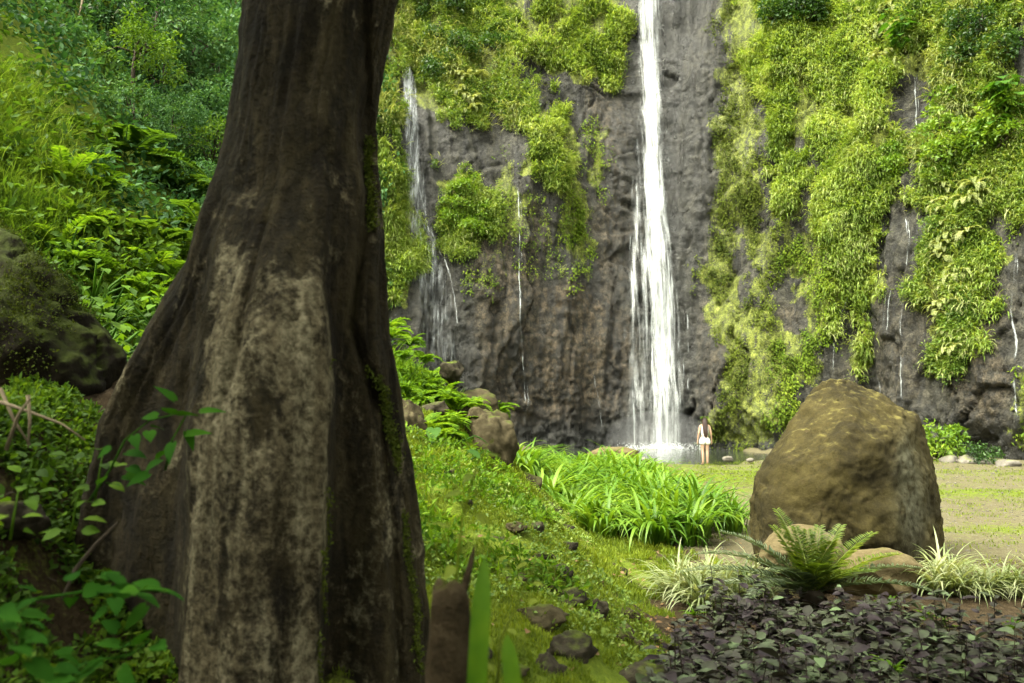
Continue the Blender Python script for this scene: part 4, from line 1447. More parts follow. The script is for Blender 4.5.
t_for = [tree_proto("forest_tree", M['forest'], 600 + k) for k in range(3)]
t_oli = [tree_proto("forest_tree", M['forest_olive'], 610 + k, leaf=.17, ncl=34) for k in range(2)]
t_lim = [tree_proto("forest_tree", M['forest_lime'], 620 + k, h=4.2, rad=1.5, leaf=.16, ncl=34) for k in range(2)]
TREES = [  # px, distance, proto, scale, label, group
    (128, 22, t_for[0], 1.0, None), (165, 24, t_for[1], 1.1, None), (205, 23, t_for[2], 1.0, None), (232, 26, t_for[0], 1.2, None), (150, 28, t_for[2], 1.2, None),
    (190, 29, t_for[1], 1.2, None), (115, 28, t_for[1], 1.1, None), (222, 20, t_for[1], .85, None), (180, 19, t_for[2], .8, None), (140, 18.5, t_for[0], .75, None),
    (235, 31, t_for[2], 1.2, None), (102, 33, t_for[0], 1.2, None), (85, 20, t_for[0], .7, None), (110, 23, t_for[2], .9, None), (215, 17.5, t_for[2], .6, None), (62, 27, t_for[1], .9, None), (270, 27, t_for[0], 1.1, None), (310, 30, t_for[1], 1.1, None), (255, 22, t_for[2], .9, None)]
for px, d, pr, s, _ in TREES:
    x = (px - 512) / FPX * d
    place(pr, USED, (x, d, float(ground_z(x, d)) - .3), px * .7, s, "dense green small-leaved tree in the thicket on the slope left of the trunk", "trees on the slope")
for px, d, pr, s, lab in ((18, 25, t_oli[0], 1.15, "olive green tree at the top left corner of the slope"), (52, 24, t_oli[1], 1.0, "olive green tree overhanging the dark hollow on the slope"),
                          (-25, 22, t_oli[1], 1.1, "olive green tree cut off by the left edge of the view"), (88, 30, t_oli[0], 1.2, "olive green tree behind the dark hollow")):
    x = (px - 512) / FPX * d
    place(pr, USED, (x, d, float(ground_z(x, d)) - .2), px * .3, s, lab, "trees on the slope")
for k, (px, d, s) in enumerate([(125, 15, .34), (160, 16, .40), (190, 15, .36), (150, 18, .5), (205, 18, .5), (100, 18, .42)]):
    x = (px - 512) / FPX * d
    place(t_for[k % 3], USED, (x, d, float(ground_z(x, d)) - .5), k * 1.1, s, "low dark green bush on the slope between the grassy bank and the trunk", "dark bushes on the slope")
for px, d, s, lab in ((118, 16, .55, "light green bush left of the layered ferny plants on the slope"), (205, 16.5, .5, "light green bush against the trunk's left edge")):
    x = (px - 512) / FPX * d
    place(t_lim[int(px) % 2], USED, (x, d, float(ground_z(x, d)) - .2), px, s, lab, "bushes on the slope")
for k, (x, y, sc_) in enumerate([(-9, -5, 2.0), (-4.5, -9, 2.2), (1, -8, 2.1), (6, -8, 2.2), (10.5, -5, 2.0)]):
    place(t_for[k % 3], USED, (x, y, float(ground_z(x, y)) - .2), k * 1.3, sc_, "tall dense tree of the wood behind the viewer, outside the photo", "trees of the wood behind the viewer")
# the thin pale sapling leaning on the grassy bank
mb = MB()
b0 = at(44, 96, 17.0)
mb_pts = [at(x_, y_, 17.0) for x_, y_ in ((40, 118), (50, 96), (58, 74), (66, 52), (73, 34), (80, 14), (84, -10))]
tube(mb, mb_pts, np.linspace(.045, .02, 7), 6)
sap = empty("sapling", tuple(mb_pts[0]), "thin pale leaning sapling on the grassy bank at upper left", "sapling")
SL = np.array(mb_pts[0])
kid(mb.build("trunk", M['twig'], sap, loc=SL))
mb = MB()
sc_ = np.array([mb_pts[-1] + ur.normal(0, .6, 3) for _ in range(14)])
leaf_cloud(mb, sc_, nz(ur.normal(0, 1, sc_.shape)), .4, 30, .16, ur, .45)
kid(mb.build("crown", M['forest_olive'], sap, loc=SL))
# grassy bank
mb = MB()
p = sl_pts(26000, -14, -5, 9, 19, None)
pxp, pyp, _ = px_of(p)
k = inside(pxp + 8 * vnoise(p * .8, 511), pyp + 8 * vnoise(p * .8, 512), [(-90, 60), (20, 85), (70, 150), (92, 230), (60, 250), (-90, 260)])
p = p[k]
n = len(p)
rep = 9
p2 = np.repeat(p, rep, 0) + ur.normal(0, .1, (n * rep, 3)) * np.array([1, 1, .2])
blades(mb, p2, ur.uniform(0, 6.28, n * rep), ur.normal(1.2, .25, n * rep), ur.uniform(.6, 2.2, n * rep), ur.uniform(.25, .75, n * rep), ur.uniform(.007, .014, n * rep), seg=4)
tag(mb.build("bank_grass", M['bank_grass']), "tall lime green grass on the steep bank at left", "grass", kind="stuff")

# layered fern-like plants left of the trunk and broad-leaved herbs
gf_ = [fern_proto("ground_fern", M['fern'], 700 + k, n=13, L=.9, npin=24, pinL=.17, pinW=.045, e=(.6, 1.25), curl=(1.0, 1.7), stem=.006, cat="fern") for k in range(3)]
big_f = fern_proto("tree_fern", M['forest_lime'], 710, n=11, L=1.5, npin=30, pinL=.36, pinW=.09, e=(.15, .6), curl=(.6, 1.1), stem=.012, cat="fern")
for px, py, d, s, lab in ((178, 168, 15, 1.0, "layered light green plant with spreading feathery leaves at the trunk's left edge"), (118, 205, 14, .9, "feathery light green plant on the slope above the herbs"),
                          (200, 205, 13.5, .7, "small feathery plant close to the trunk's left edge"), (150, 225, 12.5, .7, "low feathery plant among the bright herbs")):
    x = (px - 512) / FPX * d
    place(big_f, USED, (x, d, max(float(ground_z(x, d)), float(at(px, py + 25, d)[2]))), px, s, lab, "feathery plants on the slope")
for k in range(16):
    d = ur.uniform(8.2, 12.5)
    px = ur.uniform(45, 190)
    x = (px - 512) / FPX * d
    place(gf_[k % 3], USED, (x, d, float(ground_z(x, d)) + .05), k * 1.7, ur.uniform(.6, .95), "bright green fern among the herbs behind the dark mossy rock", "ferns behind the dark rock")
herb = [taro_proto("herb_plant", 720 + k, n=16, L=.15, mat=M['fern'], h=(.25, .75)) for k in range(3)]
for k in range(26):
    d = ur.uniform(7.5, 11)
    px = ur.uniform(40, 200)
    x = (px - 512) / FPX * d
    place(herb[k % 3], USED, (x, d, float(ground_z(x, d))), k * 2.1, ur.uniform(.7, 1.1), "bright broad-leaved herb between the dark rock and the trunk", "herbs behind the dark rock")

def hull_mesh(pts, edge, smooth):
    bm = bmesh.new()
    for p in pts:
        bm.verts.new(tuple(p))
    r_ = bmesh.ops.convex_hull(bm, input=bm.verts)
    bmesh.ops.delete(bm, geom=[e for e in r_["geom_interior"] if isinstance(e, bmesh.types.BMVert)], context='VERTS')
    bmesh.ops.delete(bm, geom=[v for v in bm.verts if not v.link_faces], context='VERTS')
    for _ in range(6):
        bmesh.ops.subdivide_edges(bm, edges=[e for e in bm.edges if e.calc_length() > edge], cuts=1, use_grid_fill=True)
        bmesh.ops.triangulate(bm, faces=[f_ for f_ in bm.faces if len(f_.verts) > 3])
    for _ in range(smooth):
        bmesh.ops.smooth_vert(bm, verts=bm.verts, factor=.5, use_axis_x=True, use_axis_y=True, use_axis_z=True)
    bm.verts.index_update()
    bm.normal_update()
    v = np.array([v.co[:] for v in bm.verts])
    n = np.array([v.normal[:] for v in bm.verts])
    f = np.array([[v.index for v in f_.verts] for f_ in bm.faces])
    bm.free()
    return v, f, n


# ------------------------------------------------------------------ mound right of the trunk
mr = np.random.default_rng(41)


def rock_at(name, mat, px, py, d, size, seed, label, cat="rock", group=None, sub=4, rz=0.0, cuts=9, sink=None, rough=.10):
    """rock whose middle is seen at (px,py) at distance d"""
    v, f = rock_shape(size, seed, sub, cuts, rough)
    c, s = math.cos(rz), math.sin(rz)
    v = v @ np.array([[c, s, 0], [-s, c, 0], [0, 0, 1]])
    loc = at(px, py, d)
    o = MB().add(v, f).build(name, mat, smooth=True)
    o.location = tuple(loc)
    return tag(o, label, cat, group)


rock_at("rock", M['basalt_moss'], 487, 446, 12.8, (.48, .55, .66), 1, "big brown boulder on the mound's edge left of the strap-leaved bed", sub=5)
rock_at("rock", M['basalt_moss'], 470, 415, 14.5, (.62, .5, .5), 2, "mossy dark boulder topping the mound behind the big brown one", sub=5)
rock_at("rock", M['basalt_moss'], 410, 440, 11.0, (.27, .4, .60), 3, "tall brown boulder standing against the trunk's right side", sub=5)
rock_at("rock", M['basalt'], 433, 412, 12.5, (.28, .3, .18), 4, "dark slab under the ferns on the mound")
rock_at("rock", M['basalt'], 452, 374, 14.5, (.24, .3, .24), 5, "small dark stone high on the mound below the thin waterfall")
rock_at("rock", M['basalt_moss'], 525, 486, 13.0, (.24, .3, .24), 6, "round mossy rock at the left corner of the strap-leaved bed")
rock_at("rock", M['basalt'], 541, 512, 12.3, (.23, .26, .22), 7, "round dark stone at the toe of the mossy slope beside the bed")
rock_at("rock", M['basalt'], 434, 478, 9.8, (.10, .13, .10), 8, "small stone on the moss right of the trunk")
RK = [(572, 597, 8.0, (.20, .18, .10), 11, "dark flat stone in the moss of the slope, beside the path"),
      (539, 622, 7.0, (.23, .2, .15), 12, "wide dark stone bedded in moss midway down the slope"),
      (562, 575, 8.6, (.12, .14, .12), 13, "small dark stone above the flat one on the slope"),
      (572, 652, 6.2, (.17, .2, .16), 14, "grey-brown angular stone low on the slope near the front edge"),
      (623, 634, 6.9, (.11, .12, .09), 15, "small dark square stone at the foot of the slope"),
      (642, 678, 5.9, (.20, .2, .12), 16, "half buried brown stone at the front edge beside the purple plants"),
      (547, 672, 5.7, (.13, .14, .10), 17, "pale brown stone at the bottom edge beside the strap leaf"),
      (516, 580, 7.8, (.13, .12, .07), 18, "small dark stone in the moss behind the upright stump"),
      (498, 545, 8.6, (.12, .12, .09), 19, "dark stone high on the slope above the stump"),
      (566, 548, 9.8, (.16, .16, .09), 20, "low grey stone in the moss near the path's bend"),
      (516, 528, 9.8, (.13, .12, .08), 21, "little mossy stone near the top of the slope"),
      (598, 610, 7.4, (.10, .12, .10), 22, "small stone with mossy top at the path's edge"),
      (480, 660, 5.4, (.12, .12, .10), 23, "brown stone at the bottom edge right of the stump"),
      (510, 672, 5.3, (.10, .11, .08), 24, "pebbly brown stone at the bottom edge between the strap leaves"),
      (648, 640, 6.7, (.07, .08, .05), 25, "small brown stone at the border of the purple plants")]
for px, py, d, sz, sd, lab in RK:
    x = (px - 512) / FPX * d
    z = float(ground_z(x, d))
    dd = d
    for _ in range(12):                                     # slide along the view line until it lies in the slope
        pt = at(px, py, dd)
        g_ = float(ground_z(pt[0], pt[1])) + sz[2] * .12
        if pt[2] < g_:
            dd *= .985
        else:
            dd *= 1.012
    o = rock_at("rock", M['basalt'] if sd % 3 else M['basalt_moss'], px, py, dd, np.array(sz) * dd / d, sd, lab, "rock", "stones on the mossy slope", 4, sd * 1.3, 14, None, .14)

xs_, ys_ = mr.uniform(-1.6, 1.6, 400), 5.2 * (13 / 5.2) ** mr.random(400)
nst = 0
for x, y in zip(xs_, ys_):
    s__ = float(toe(y)) - x
    if not (-.25 < s__ < 2.3) or px_of(np.array([x, y, .5]))[0] < 425 or nst >= 34:
        continue
    r0 = mr.uniform(.04, .12)
    v, f = rock_shape((r0 * 1.25, r0, r0 * .75), 2000 + nst, 3, 12, .14)
    o = MB().add(v, f).build("stone", M['basalt_moss'] if nst % 2 else M['basalt'], smooth=True)
    o.location = (x, y, float(ground_z(x, y)) - r0 * .10)
    tag(o, "little dark stone poking out of the green moss of the slope", "stone", "little stones in the moss")
    nst += 1
# moss and turf tufts
def turf_scatter(n, x0, x1, y0, y1, thr, hmin, hmax, w, pw=1.0):
    y = y0 * (y1 / y0) ** mr.random(n)
    x = mr.uniform(x0, x1, n)
    ww = turf_w(x, y) + .95 * vnoise(np.stack([x * 1.3, y * 1.3, 0 * x], 1), 71) + .7 * vnoise(np.stack([x * 5, y * 5, 0 * x], 1), 72)
    k = ww > thr
    x, y = x[k], y[k]
    p = np.stack([x, y, ground_z(x, y) - .004], 1)
    pxp, pyp, dep = px_of(p)
    k = (pxp > -150) & (pxp < 1180) & (pyp < 860)
    p = p[k]
    m_ = len(p)
    sc = (.7 + .04 * p[:, 1])
    blades(mb_t, p, mr.uniform(0, 6.28, m_), mr.normal(1.1, .3, m_), mr.uniform(.3, 1.5, m_), mr.uniform(hmin, hmax, m_) * sc, w * sc * mr.uniform(.7, 1.3, m_), seg=2)


mb_t = MB()
turf_scatter(230000, -2.2, 2.6, 4.2, 13, .42, .02, .075, .008)
turf_scatter(90000, -3.5, 3.0, 9, 20, .5, .03, .12, .014)
turf_scatter(60000, 2.5, 20, 11, 33, .62, .02, .06, .012)
tag(mb_t.build("moss_turf", M['grass']), "bright yellow-green moss and short turf on slope, path and clearing", "turf", kind="stuff")
# small leafy weeds on the slope
mb = MB()
y = 5.2 * (16 / 5.2) ** mr.random(3000)
x = toe(y) - mr.uniform(.15, 3.2, len(y))
k = (vnoise(np.stack([x * 1.1, y * 1.1, 0 * x], 1), 88) > .02) & ~((x > -1.9) & (x < .2) & (y > 10.5)) & (px_of(np.stack([x, y, 1 + 0 * x], 1))[0] > 380)
x, y = x[k], y[k]
p = np.stack([x, y, ground_z(x, y) + .02], 1)
leaf_cloud(mb, p, np.tile([0, 0, 1.0], (len(p), 1)), .04 + .005 * y, 7, .042, mr, .6)
tag(mb.build("slope_weeds", M['lime_herb']), "small bright leafy weeds in the moss of the slope", "weeds", kind="stuff")
mb = MB()
y = 6.5 * (13 / 6.5) ** mr.random(900)
x = toe(y) - mr.uniform(.7, 3.0, len(y))
k = (vnoise(np.stack([x * .9, y * .9, 0 * x], 1), 188) > .05) & (px_of(np.stack([x, y, 1 + 0 * x], 1))[0] > 395)
x, y = x[k], y[k]
p = np.stack([x, y, ground_z(x, y) + .03], 1)
leaf_cloud(mb, p, np.tile([0, 0, 1.0], (len(p), 1)), .10, 9, .075, mr, .5)
blades(mb, p, mr.uniform(0, 6.28, len(p)), mr.normal(1.1, .2, len(p)), mr.uniform(.6, 1.8, len(p)), mr.uniform(.1, .3, len(p)), .012, seg=4)
tag(mb.build("slope_herbs", M['fern']), "green herbs growing in patches on the upper mossy slope", "herbs", kind="stuff")
# fallen leaves
mb = MB()
n = 900
y = 5 * (15 / 5) ** mr.random(n)
x = toe(y) + mr.normal(.3, 1.2, n)
p = np.stack([x, y, ground_z(x, y) + .015], 1)
leaves(mb, p, mr.normal(0, 1, (n, 3)) * np.array([1, 1, .15]), np.array([0, 0, 1.0]) + mr.normal(0, .3, (n, 3)), mr.uniform(.035, .09, n), mr.uniform(.02, .045, n), T_OV)
tag(mb.build("leaf_litter", M['litter']), "scattered dead brown leaves on the moss and path", "leaf litter", kind="stuff")

# plants on the mound top
mb = MB()
p = sl_pts(2600, -3.4, 0.2, 11, 17)
pxp, pyp, _ = px_of(p)
p = p[(pxp > 375) & (pxp < 480) & ((pyp < 402) | (p[:, 1] > 15))]
leaf_cloud(mb, p, np.tile([0, -.2, 1.0], (len(p), 1)), mr.uniform(.12, .4, len(p)), 14, .14, mr, .35)
blades(mb, p + np.array([0, 0, .05]), mr.uniform(0, 6.28, len(p)), mr.normal(1.2, .2, len(p)), mr.uniform(.6, 1.6, len(p)), mr.uniform(.3, .7, len(p)), .022, seg=4)
tag(mb.build("mound_herbs", M['fern']), "bright green herbs and grasses on the mound right of the trunk", "undergrowth", kind="stuff")
mf_ = [fern_proto("mound_fern", M['fern'], 730 + k, n=13, L=.7, npin=20, pinL=.15, pinW=.045, e=(.5, 1.2), curl=(1.0, 1.8), stem=.006, cat="fern") for k in range(3)]
for k, (px, py, d) in enumerate([(392, 325, 15), (405, 345, 14), (425, 378, 14), (440, 388, 14), (398, 385, 13), (456, 395, 13.5), (470, 392, 14), (415, 395, 13), (388, 320, 17), (410, 335, 17), (425, 350, 16), (492, 400, 15), (385, 362, 14), (436, 365, 15), (425, 428, 11.6), (445, 440, 11.8), (432, 452, 11.2), (455, 425, 12.6)]):
    pt = at(px, py, d)
    place(mf_[k % 3], USED, (pt[0], pt[1], max(pt[2] - .25, float(ground_z(pt[0], d)))), k * 1.1, mr.uniform(.6, .9), "bright green fern on the mound top below the thin waterfall", "ferns on the mound")
dkf = taro_proto("hollow_plant", 740, n=9, L=.34, mat=M['broad'], h=(.1, .5))
place(dkf, USED, tuple(at(437, 462, 11.2)), .5, 1.0, "dark glossy broad-leaved plant in the hollow between the mound boulders")
dk2 = copy_tree(dkf)
dk2.location = tuple(at(455, 480, 10.6))
dk2.rotation_euler = (0, 0, 2.2)
dk2.scale = (.8,) * 3
dk2["label"] = "smaller dark broad-leaved plant below the one between the mound boulders"

# ------------------------------------------------------------------ foreground left: dark rock, bank plants, stump
OD = 6.2
opts = [at(a, b_, OD + c_) for a, b_, c_ in ((-90, 255, .2), (-30, 226, .1), (8, 230, 0), (34, 250, 0), (54, 276, 0), (64, 300, -.05), (88, 322, -.05), (112, 346, 0), (128, 368, .1), (126, 400, .1), (115, 440, .1), (60, 470, 0), (-90, 470, 0))]
opts += [at(a, b_, OD + c_) for a, b_, c_ in ((-60, 320, -.75), (0, 300, -.55), (30, 330, -.65), (60, 360, -.60), (90, 385, -.45), (40, 430, -.7), (-40, 440, -.9), (0, 270, -.3))]
opts += [at(a, b_, OD + c_) for a, b_, c_ in ((0, 240, 1.0), (70, 300, .9), (110, 380, .8), (-60, 300, 1.4), (0, 460, 1.2))]
bv, bf, bn = hull_mesh(opts, .06, 2)
bv = bv + bn * (.05 * fbm(bv * 1.8, 4, 921) + .03 * fbm(bv * 5, 4, 922, .65) - .06 * np.exp(-(np.abs(fbm(bv * 1.6, 2, 923)) / .06) ** 2))[:, None]
ol = np.array([at(-10, 440, OD)[0], OD, at(-10, 440, OD)[2]])
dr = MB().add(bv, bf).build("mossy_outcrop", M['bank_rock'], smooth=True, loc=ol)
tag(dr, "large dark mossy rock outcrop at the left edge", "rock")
mb = MB()
vv = np.array([v.co[:] for v in dr.data.vertices]) + ol
nn = np.array([v.normal[:] for v in dr.data.vertices])
k = (nn[:, 2] + .5 * nn[:, 0] > -.05) & (nn[:, 1] < .4) & (vnoise(vv * 2.0, 91) + .5 * vnoise(vv * 6, 92) > .08)
pv, nv_ = vv[k], nn[k]
i_ = mr.integers(0, len(pv), 9000)
leaves(mb, pv[i_] + mr.normal(0, .03, (9000, 3)), nv_[i_] + mr.normal(0, .6, (9000, 3)), nv_[i_] + mr.normal(0, .5, (9000, 3)), mr.uniform(.010, .034, 9000), mr.uniform(.007, .017, 9000))
mo_ = mb.build("moss_cover", M['olive'], dr, loc=np.array(dr.location))
mo_.location = (0, 0, 0)
rock_at("bank_rock", M['basalt'], 12, 520, 4.1, (.16, .2, .11), 57, "small dark stone half buried in the bank at the left edge", "rock", None, 4, .3)


def vine(name, pts, nleaf, L, label, mat, seed, cat="vine", spread=.10, group=None, tm=T_HEART, rad=.006):
    r = np.random.default_rng(seed)
    pts = np.array(pts, float)
    root = empty(name, tuple(pts[0]), label, cat, group)
    mb = MB()
    tube(mb, pts, np.linspace(rad, rad * .5, len(pts)), 5)
    kid(mb.build("stem", mat, root, loc=pts[0]))
    mb = MB()
    t = np.linspace(.05, 1, nleaf) * (len(pts) - 1)
    pp = np.stack([np.interp(t, np.arange(len(pts)), pts[:, c]) for c in range(3)], 1)
    dirs = r.normal(0, 1, (nleaf, 3)) * np.array([1, .6, .35]) + np.array([0, -.2, .05])
    dirs = nz(dirs)
    pp = pp + dirs * r.uniform(.3, 1, (nleaf, 1)) * spread
    leaves(mb, pp, dirs, np.array([0, -.35, 1.0]) + r.normal(0, .3, (nleaf, 3)), L * r.uniform(.6, 1.15, nleaf), L * .6 * r.uniform(.8, 1.1, nleaf), tm)
    kid(mb.build("foliage", mat, root, smooth=True, loc=pts[0]))
    return root


vine("vine", [at(-30, 640, 2.7), at(30, 600, 2.7), at(80, 592, 2.7), at(130, 590, 2.75), at(175, 592, 2.8)], 26, .095, "creeping vine with heart-shaped leaves across the trunk's base at lower left", M['vine'], 801)
vine("vine", [at(-20, 590, 2.5), at(10, 640, 2.45), at(40, 690, 2.4)], 16, .10, "vine with dark broad leaves in the bottom left corner", M['vine'], 802)
vine("vine", [at(60, 690, 2.6), at(100, 660, 2.6), at(130, 655, 2.65), at(150, 640, 2.7)], 14, .09, "low vine sprig with drooping leaves below the creeping one", M['vine'], 803)
vine("leafy_sprig", [at(90, 500, 3.6), at(110, 470, 3.6), at(125, 440, 3.6), at(150, 420, 3.6), at(185, 412, 3.6)], 15, .10, "sprig of pointed green leaves growing over the trunk's left buttress", M['vine'], 804, "plant")
vine("leafy_sprig", [at(165, 470, 3.6), at(172, 440, 3.6), at(186, 415, 3.6)], 7, .11, "short sprig of large leaves hanging on the pale bark edge", M['vine'], 805, "plant")
for k, (px, py, d) in enumerate([(25, 465, 3.6), (45, 450, 3.7), (70, 500, 3.5), (10, 500, 3.3), (95, 460, 3.7)]):
    b0 = at(px, py + 40, d)
    vine("bank_plant", [b0, at(px + 4, py + 15, d), at(px + 8, py - 8, d)], 9, .085, ("small leafy plant on the soil bank in front of the dark outcrop"), M['fern'], 810 + k, "plant", .09, "small plants on the bank", T_OV)
for k, pts in enumerate([[(0, 388), (14, 420), (30, 445)], [(-5, 400), (30, 412), (62, 424), (85, 440)], [(28, 395), (30, 420), (28, 448)], [(6, 450), (18, 415), (30, 398)]]):
    mb = MB()
    tube(mb, [at(a_, b_, 3.9 - .05 * k) for a_, b_ in pts], np.linspace(.010, .005, len(pts)), 5)
    tag(mb.build("twig", M['twig']), ["bare pale twig slanting down from the left edge in front of the outcrop", "long bare twig reaching right towards the trunk", "short upright bare twig before the dark outcrop", "bent bare twig leaning left before the outcrop"][k], "twig", "bare twigs on the bank")
# roots and creeping stems on the bank
mb = MB()
tube(mb, [at(62, 600, 3.5), at(75, 570, 3.55), at(95, 545, 3.6), at(118, 522, 3.65)], [.007, .009, .008, .005], 6)
tag(mb.build("dead_branch", M['wood']), "bare dead branch lying on the soil left of the trunk", "branch")
# soil bank litter
mb = MB()
n = 420
x, y = mr.uniform(-3.2, -1.7, n), mr.uniform(3.0, 5.2, n)
p = np.stack([x, y, ground_z(x, y) + .012], 1)
leaves(mb, p, mr.normal(0, 1, (n, 3)) * np.array([1, 1, .3]), np.array([0, 0, 1.0]) + mr.normal(0, .4, (n, 3)), mr.uniform(.02, .06, n), mr.uniform(.008, .025, n), T_OV)
tag(mb.build("bank_litter", M['wood']), "dead leaves and bits on the soil bank at left", "leaf litter", kind="stuff")
mb = MB()
n = 5200
x, y = mr.uniform(-3.4, -1.6, n), mr.uniform(3.2, 5.6, n)
k = vnoise(np.stack([x * 2.2, y * 2.2, 0 * x], 1), 95) > -.5
p = np.stack([x, y, ground_z(x, y) + .02], 1)[k]
leaf_cloud(mb, p, np.tile([0, 0, 1.0], (len(p), 1)), .06, 5, .05, mr, .55)
tag(mb.build("bank_weeds", M['forest_lime']), "small green weeds on the soil bank at left", "weeds", kind="stuff")

# stump (cut stem) with sapling and strap leaves
gz_ = float(ground_z(at(448, 700, 2.5)[0], 2.5)) - .05
mb = MB()
rows_ = [(700, 449, 24), (670, 449, 22.5), (640, 449, 21), (615, 449, 19.5), (600, 449, 18), (592, 448, 16), (586, 447, 13), (583, 446, 9), (584, 446, 4)]
ns = 28
a_ = np.arange(ns) / ns * 2 * np.pi
vv = []
for k, (py, px, hw) in enumerate(rows_):
    c = at(px, py, 2.5)
    if k == 0:
        c[2] = gz_
    rr = hw / FPX * 2.5 * (1 + .10 * np.sin(3 * a_ + k * .3) + .06 * np.sin(5 * a_ + 1))
    vv.append(np.stack([c[0] + rr * np.cos(a_), c[1] + rr * .85 * np.sin(a_), c[2] + .012 * np.cos(a_ * 2 + 1) + 0 * a_], 1))
vv = np.concatenate(vv)
vv = vv + .006 * np.stack([fbm(vv * 22, 3, 881), fbm(vv * 22, 3, 882), .6 * fbm(vv * 22, 3, 883)], 1)
ff = np.concatenate([np.stack([k * ns + np.arange(ns), k * ns + (np.arange(ns) + 1) % ns, (k + 1) * ns + (np.arange(ns) + 1) % ns, (k + 1) * ns + np.arange(ns)], 1) for k in range(len(rows_) - 1)])
mb.add(vv, [ff, (np.arange(ns) + (len(rows_) - 1) * ns)[None]])
tube(mb, [at(461, 600, 2.51), at(466, 582, 2.52), at(471, 562, 2.53), at(475, 545, 2.54)], [.014, .013, .010, .003], 9)
tag(mb.build("stump", M['stump'], smooth=True), "weathered brown stump with broken splinters on top at bottom centre", "stump")


def strap_at(px0, py0, px1, py1, d, W, label, bend=.35):
    a, b_ = at(px0, py0, d), at(px1, py1, d)
    L_ = np.linalg.norm(b_ - a) * 1.02
    mb = MB()
    blades(mb, [a], [math.pi / 2], [1.62], [bend], [L_], [W], seg=16, fold=.22, tip=4.0)
    v = mb.v[0]
    t = (v[:, 2] - a[2]) / (b_[2] - a[2])
    v[:, 0] += (b_[0] - a[0]) * t ** 1.3
    return tag(mb.build("strap_leaf_plant", M['near_blade'], smooth=True), label, "plant", None)


strap_at(475, 735, 484, 562, 2.35, .056, "tall bright green strap leaf standing beside the stump")
strap_at(518, 740, 507, 638, 2.2, .048, "shorter bright green strap leaf rising from the bottom edge")
vine("young_tree_shoot", [at(455, 600, 2.7), at(458, 560, 2.7), at(462, 520, 2.7), at(470, 490, 2.7), at(478, 462, 2.7), at(487, 448, 2.7)], 8, .07, "slender shoot with a few round leaves rising behind the stump", M['grass'], 820, "shoot", .06, None, T_HEART, .005)
vine("young_tree_shoot", [at(497, 690, 3.2), at(500, 640, 3.2), at(520, 600, 3.2), at(536, 560, 3.2)], 6, .055, "thin twiggy shoot with tiny leaves right of the strap leaf", M['olive'], 821, "shoot", .05, None, T_OV, .004)

# ------------------------------------------------------------------ boulder and its company
BD = 11.6
sil = [(753, 497, 0), (757, 475, -.1), (775, 455, -.1), (790, 440, -.1), (800, 424, 0), (812, 395, .15), (818, 381, .2), (845, 379, .25), (870, 390, .25), (892, 401, .25), (915, 413, .3), (921, 440, .4), (929, 462, .4), (937, 495, .4), (946, 535, .3), (951, 560, .2), (948, 585, .1), (900, 596, 0), (760, 560, 0), (752, 525, 0)]
pts = [at(a, b_, BD + c_) for a, b_, c_ in sil]
pts += [at(a, b_, BD - c_) for a, b_, c_ in ((775, 500, .9), (800, 450, .75), (826, 405, .35), (850, 400, .45), (880, 420, .7), (905, 440, .55), (890, 500, 1.05), (850, 470, 1.0), (820, 520, 1.25), (870, 560, 1.25), (915, 590, .7), (780, 570, 1.2), (925, 520, .35))]
pts += [at(a, b_, BD + c_) for a, b_, c_ in ((775, 480, 1.5), (850, 400, 1.4), (900, 430, 1.5), (930, 540, 1.5), (850, 520, 2.1), (780, 570, 1.6))]
bv, bf, bn = hull_mesh(pts, .055, 2)
ctr = bv.mean(0)
for nn_, h_ in (((-.55, -.78, .30), .86), ((.10, -.98, .12), .88), ((.80, -.60, .05), .86), ((.25, -.62, .74), .90), ((-.45, -.50, .74), .90), ((.05, -.80, -.6), .85)):
    nn_ = nz(np.array(nn_))
    pr0 = (bv - ctr) @ nn_
    ov = pr0 - h_ * pr0.max()
    bv = bv - np.where(ov > 0, ov * .92, 0)[:, None] * nn_
crk = np.abs(fbm(bv * np.array([1.1, 1.1, .7]) + 4, 3, 903))
bv = bv + bn * (.032 * fbm(bv * 1.7, 4, 901) + .022 * fbm(bv * 6, 4, 902, .65) - .045 * np.exp(-(crk / .05) ** 2) - .07 * np.exp(-(np.linalg.norm(bv - at(822, 505, BD - 1.1), axis=1) / .22) ** 2))[:, None]
blx, bly, _ = px_of(bv)
grey = np.exp(-(((blx - 912) / 14) ** 2 + ((bly - 505) / 42) ** 2)) + .7 * np.exp(-(((blx - 905) / 8) ** 2 + ((bly - 455) / 25) ** 2))
bv = np.array([ctr[0], ctr[1], 0]) + (bv - np.array([ctr[0], ctr[1], 0])) * np.array([1.045, 1.0, 1.0])
bl = np.array([ctr[0], ctr[1], 0])
bo = MB().add(bv, bf).build("boulder", M['boulder'], smooth=True, attrs={"grey": grey}, loc=bl)
tag(bo, "huge ochre brown leaning boulder standing on the clearing", "boulder")
rock_at("rock", M['tan'], 800, 552, 10.0, (.52, .4, .30), 61, "flat tan rock at the big boulder's left foot behind the cycad", sub=5, cuts=4, rough=.04)
rock_at("rock", M['tan'], 868, 578, 9.8, (.60, .4, .34), 62, "long tan rock at the big boulder's right foot", sub=5, cuts=4, rough=.04)
rock_at("rock", M['tan'], 615, 455, 29.0, (.95, .6, .30), 63, "pale flat rock at the pool's edge behind the strap-leaved bed", sub=4, cuts=4, rough=.05)
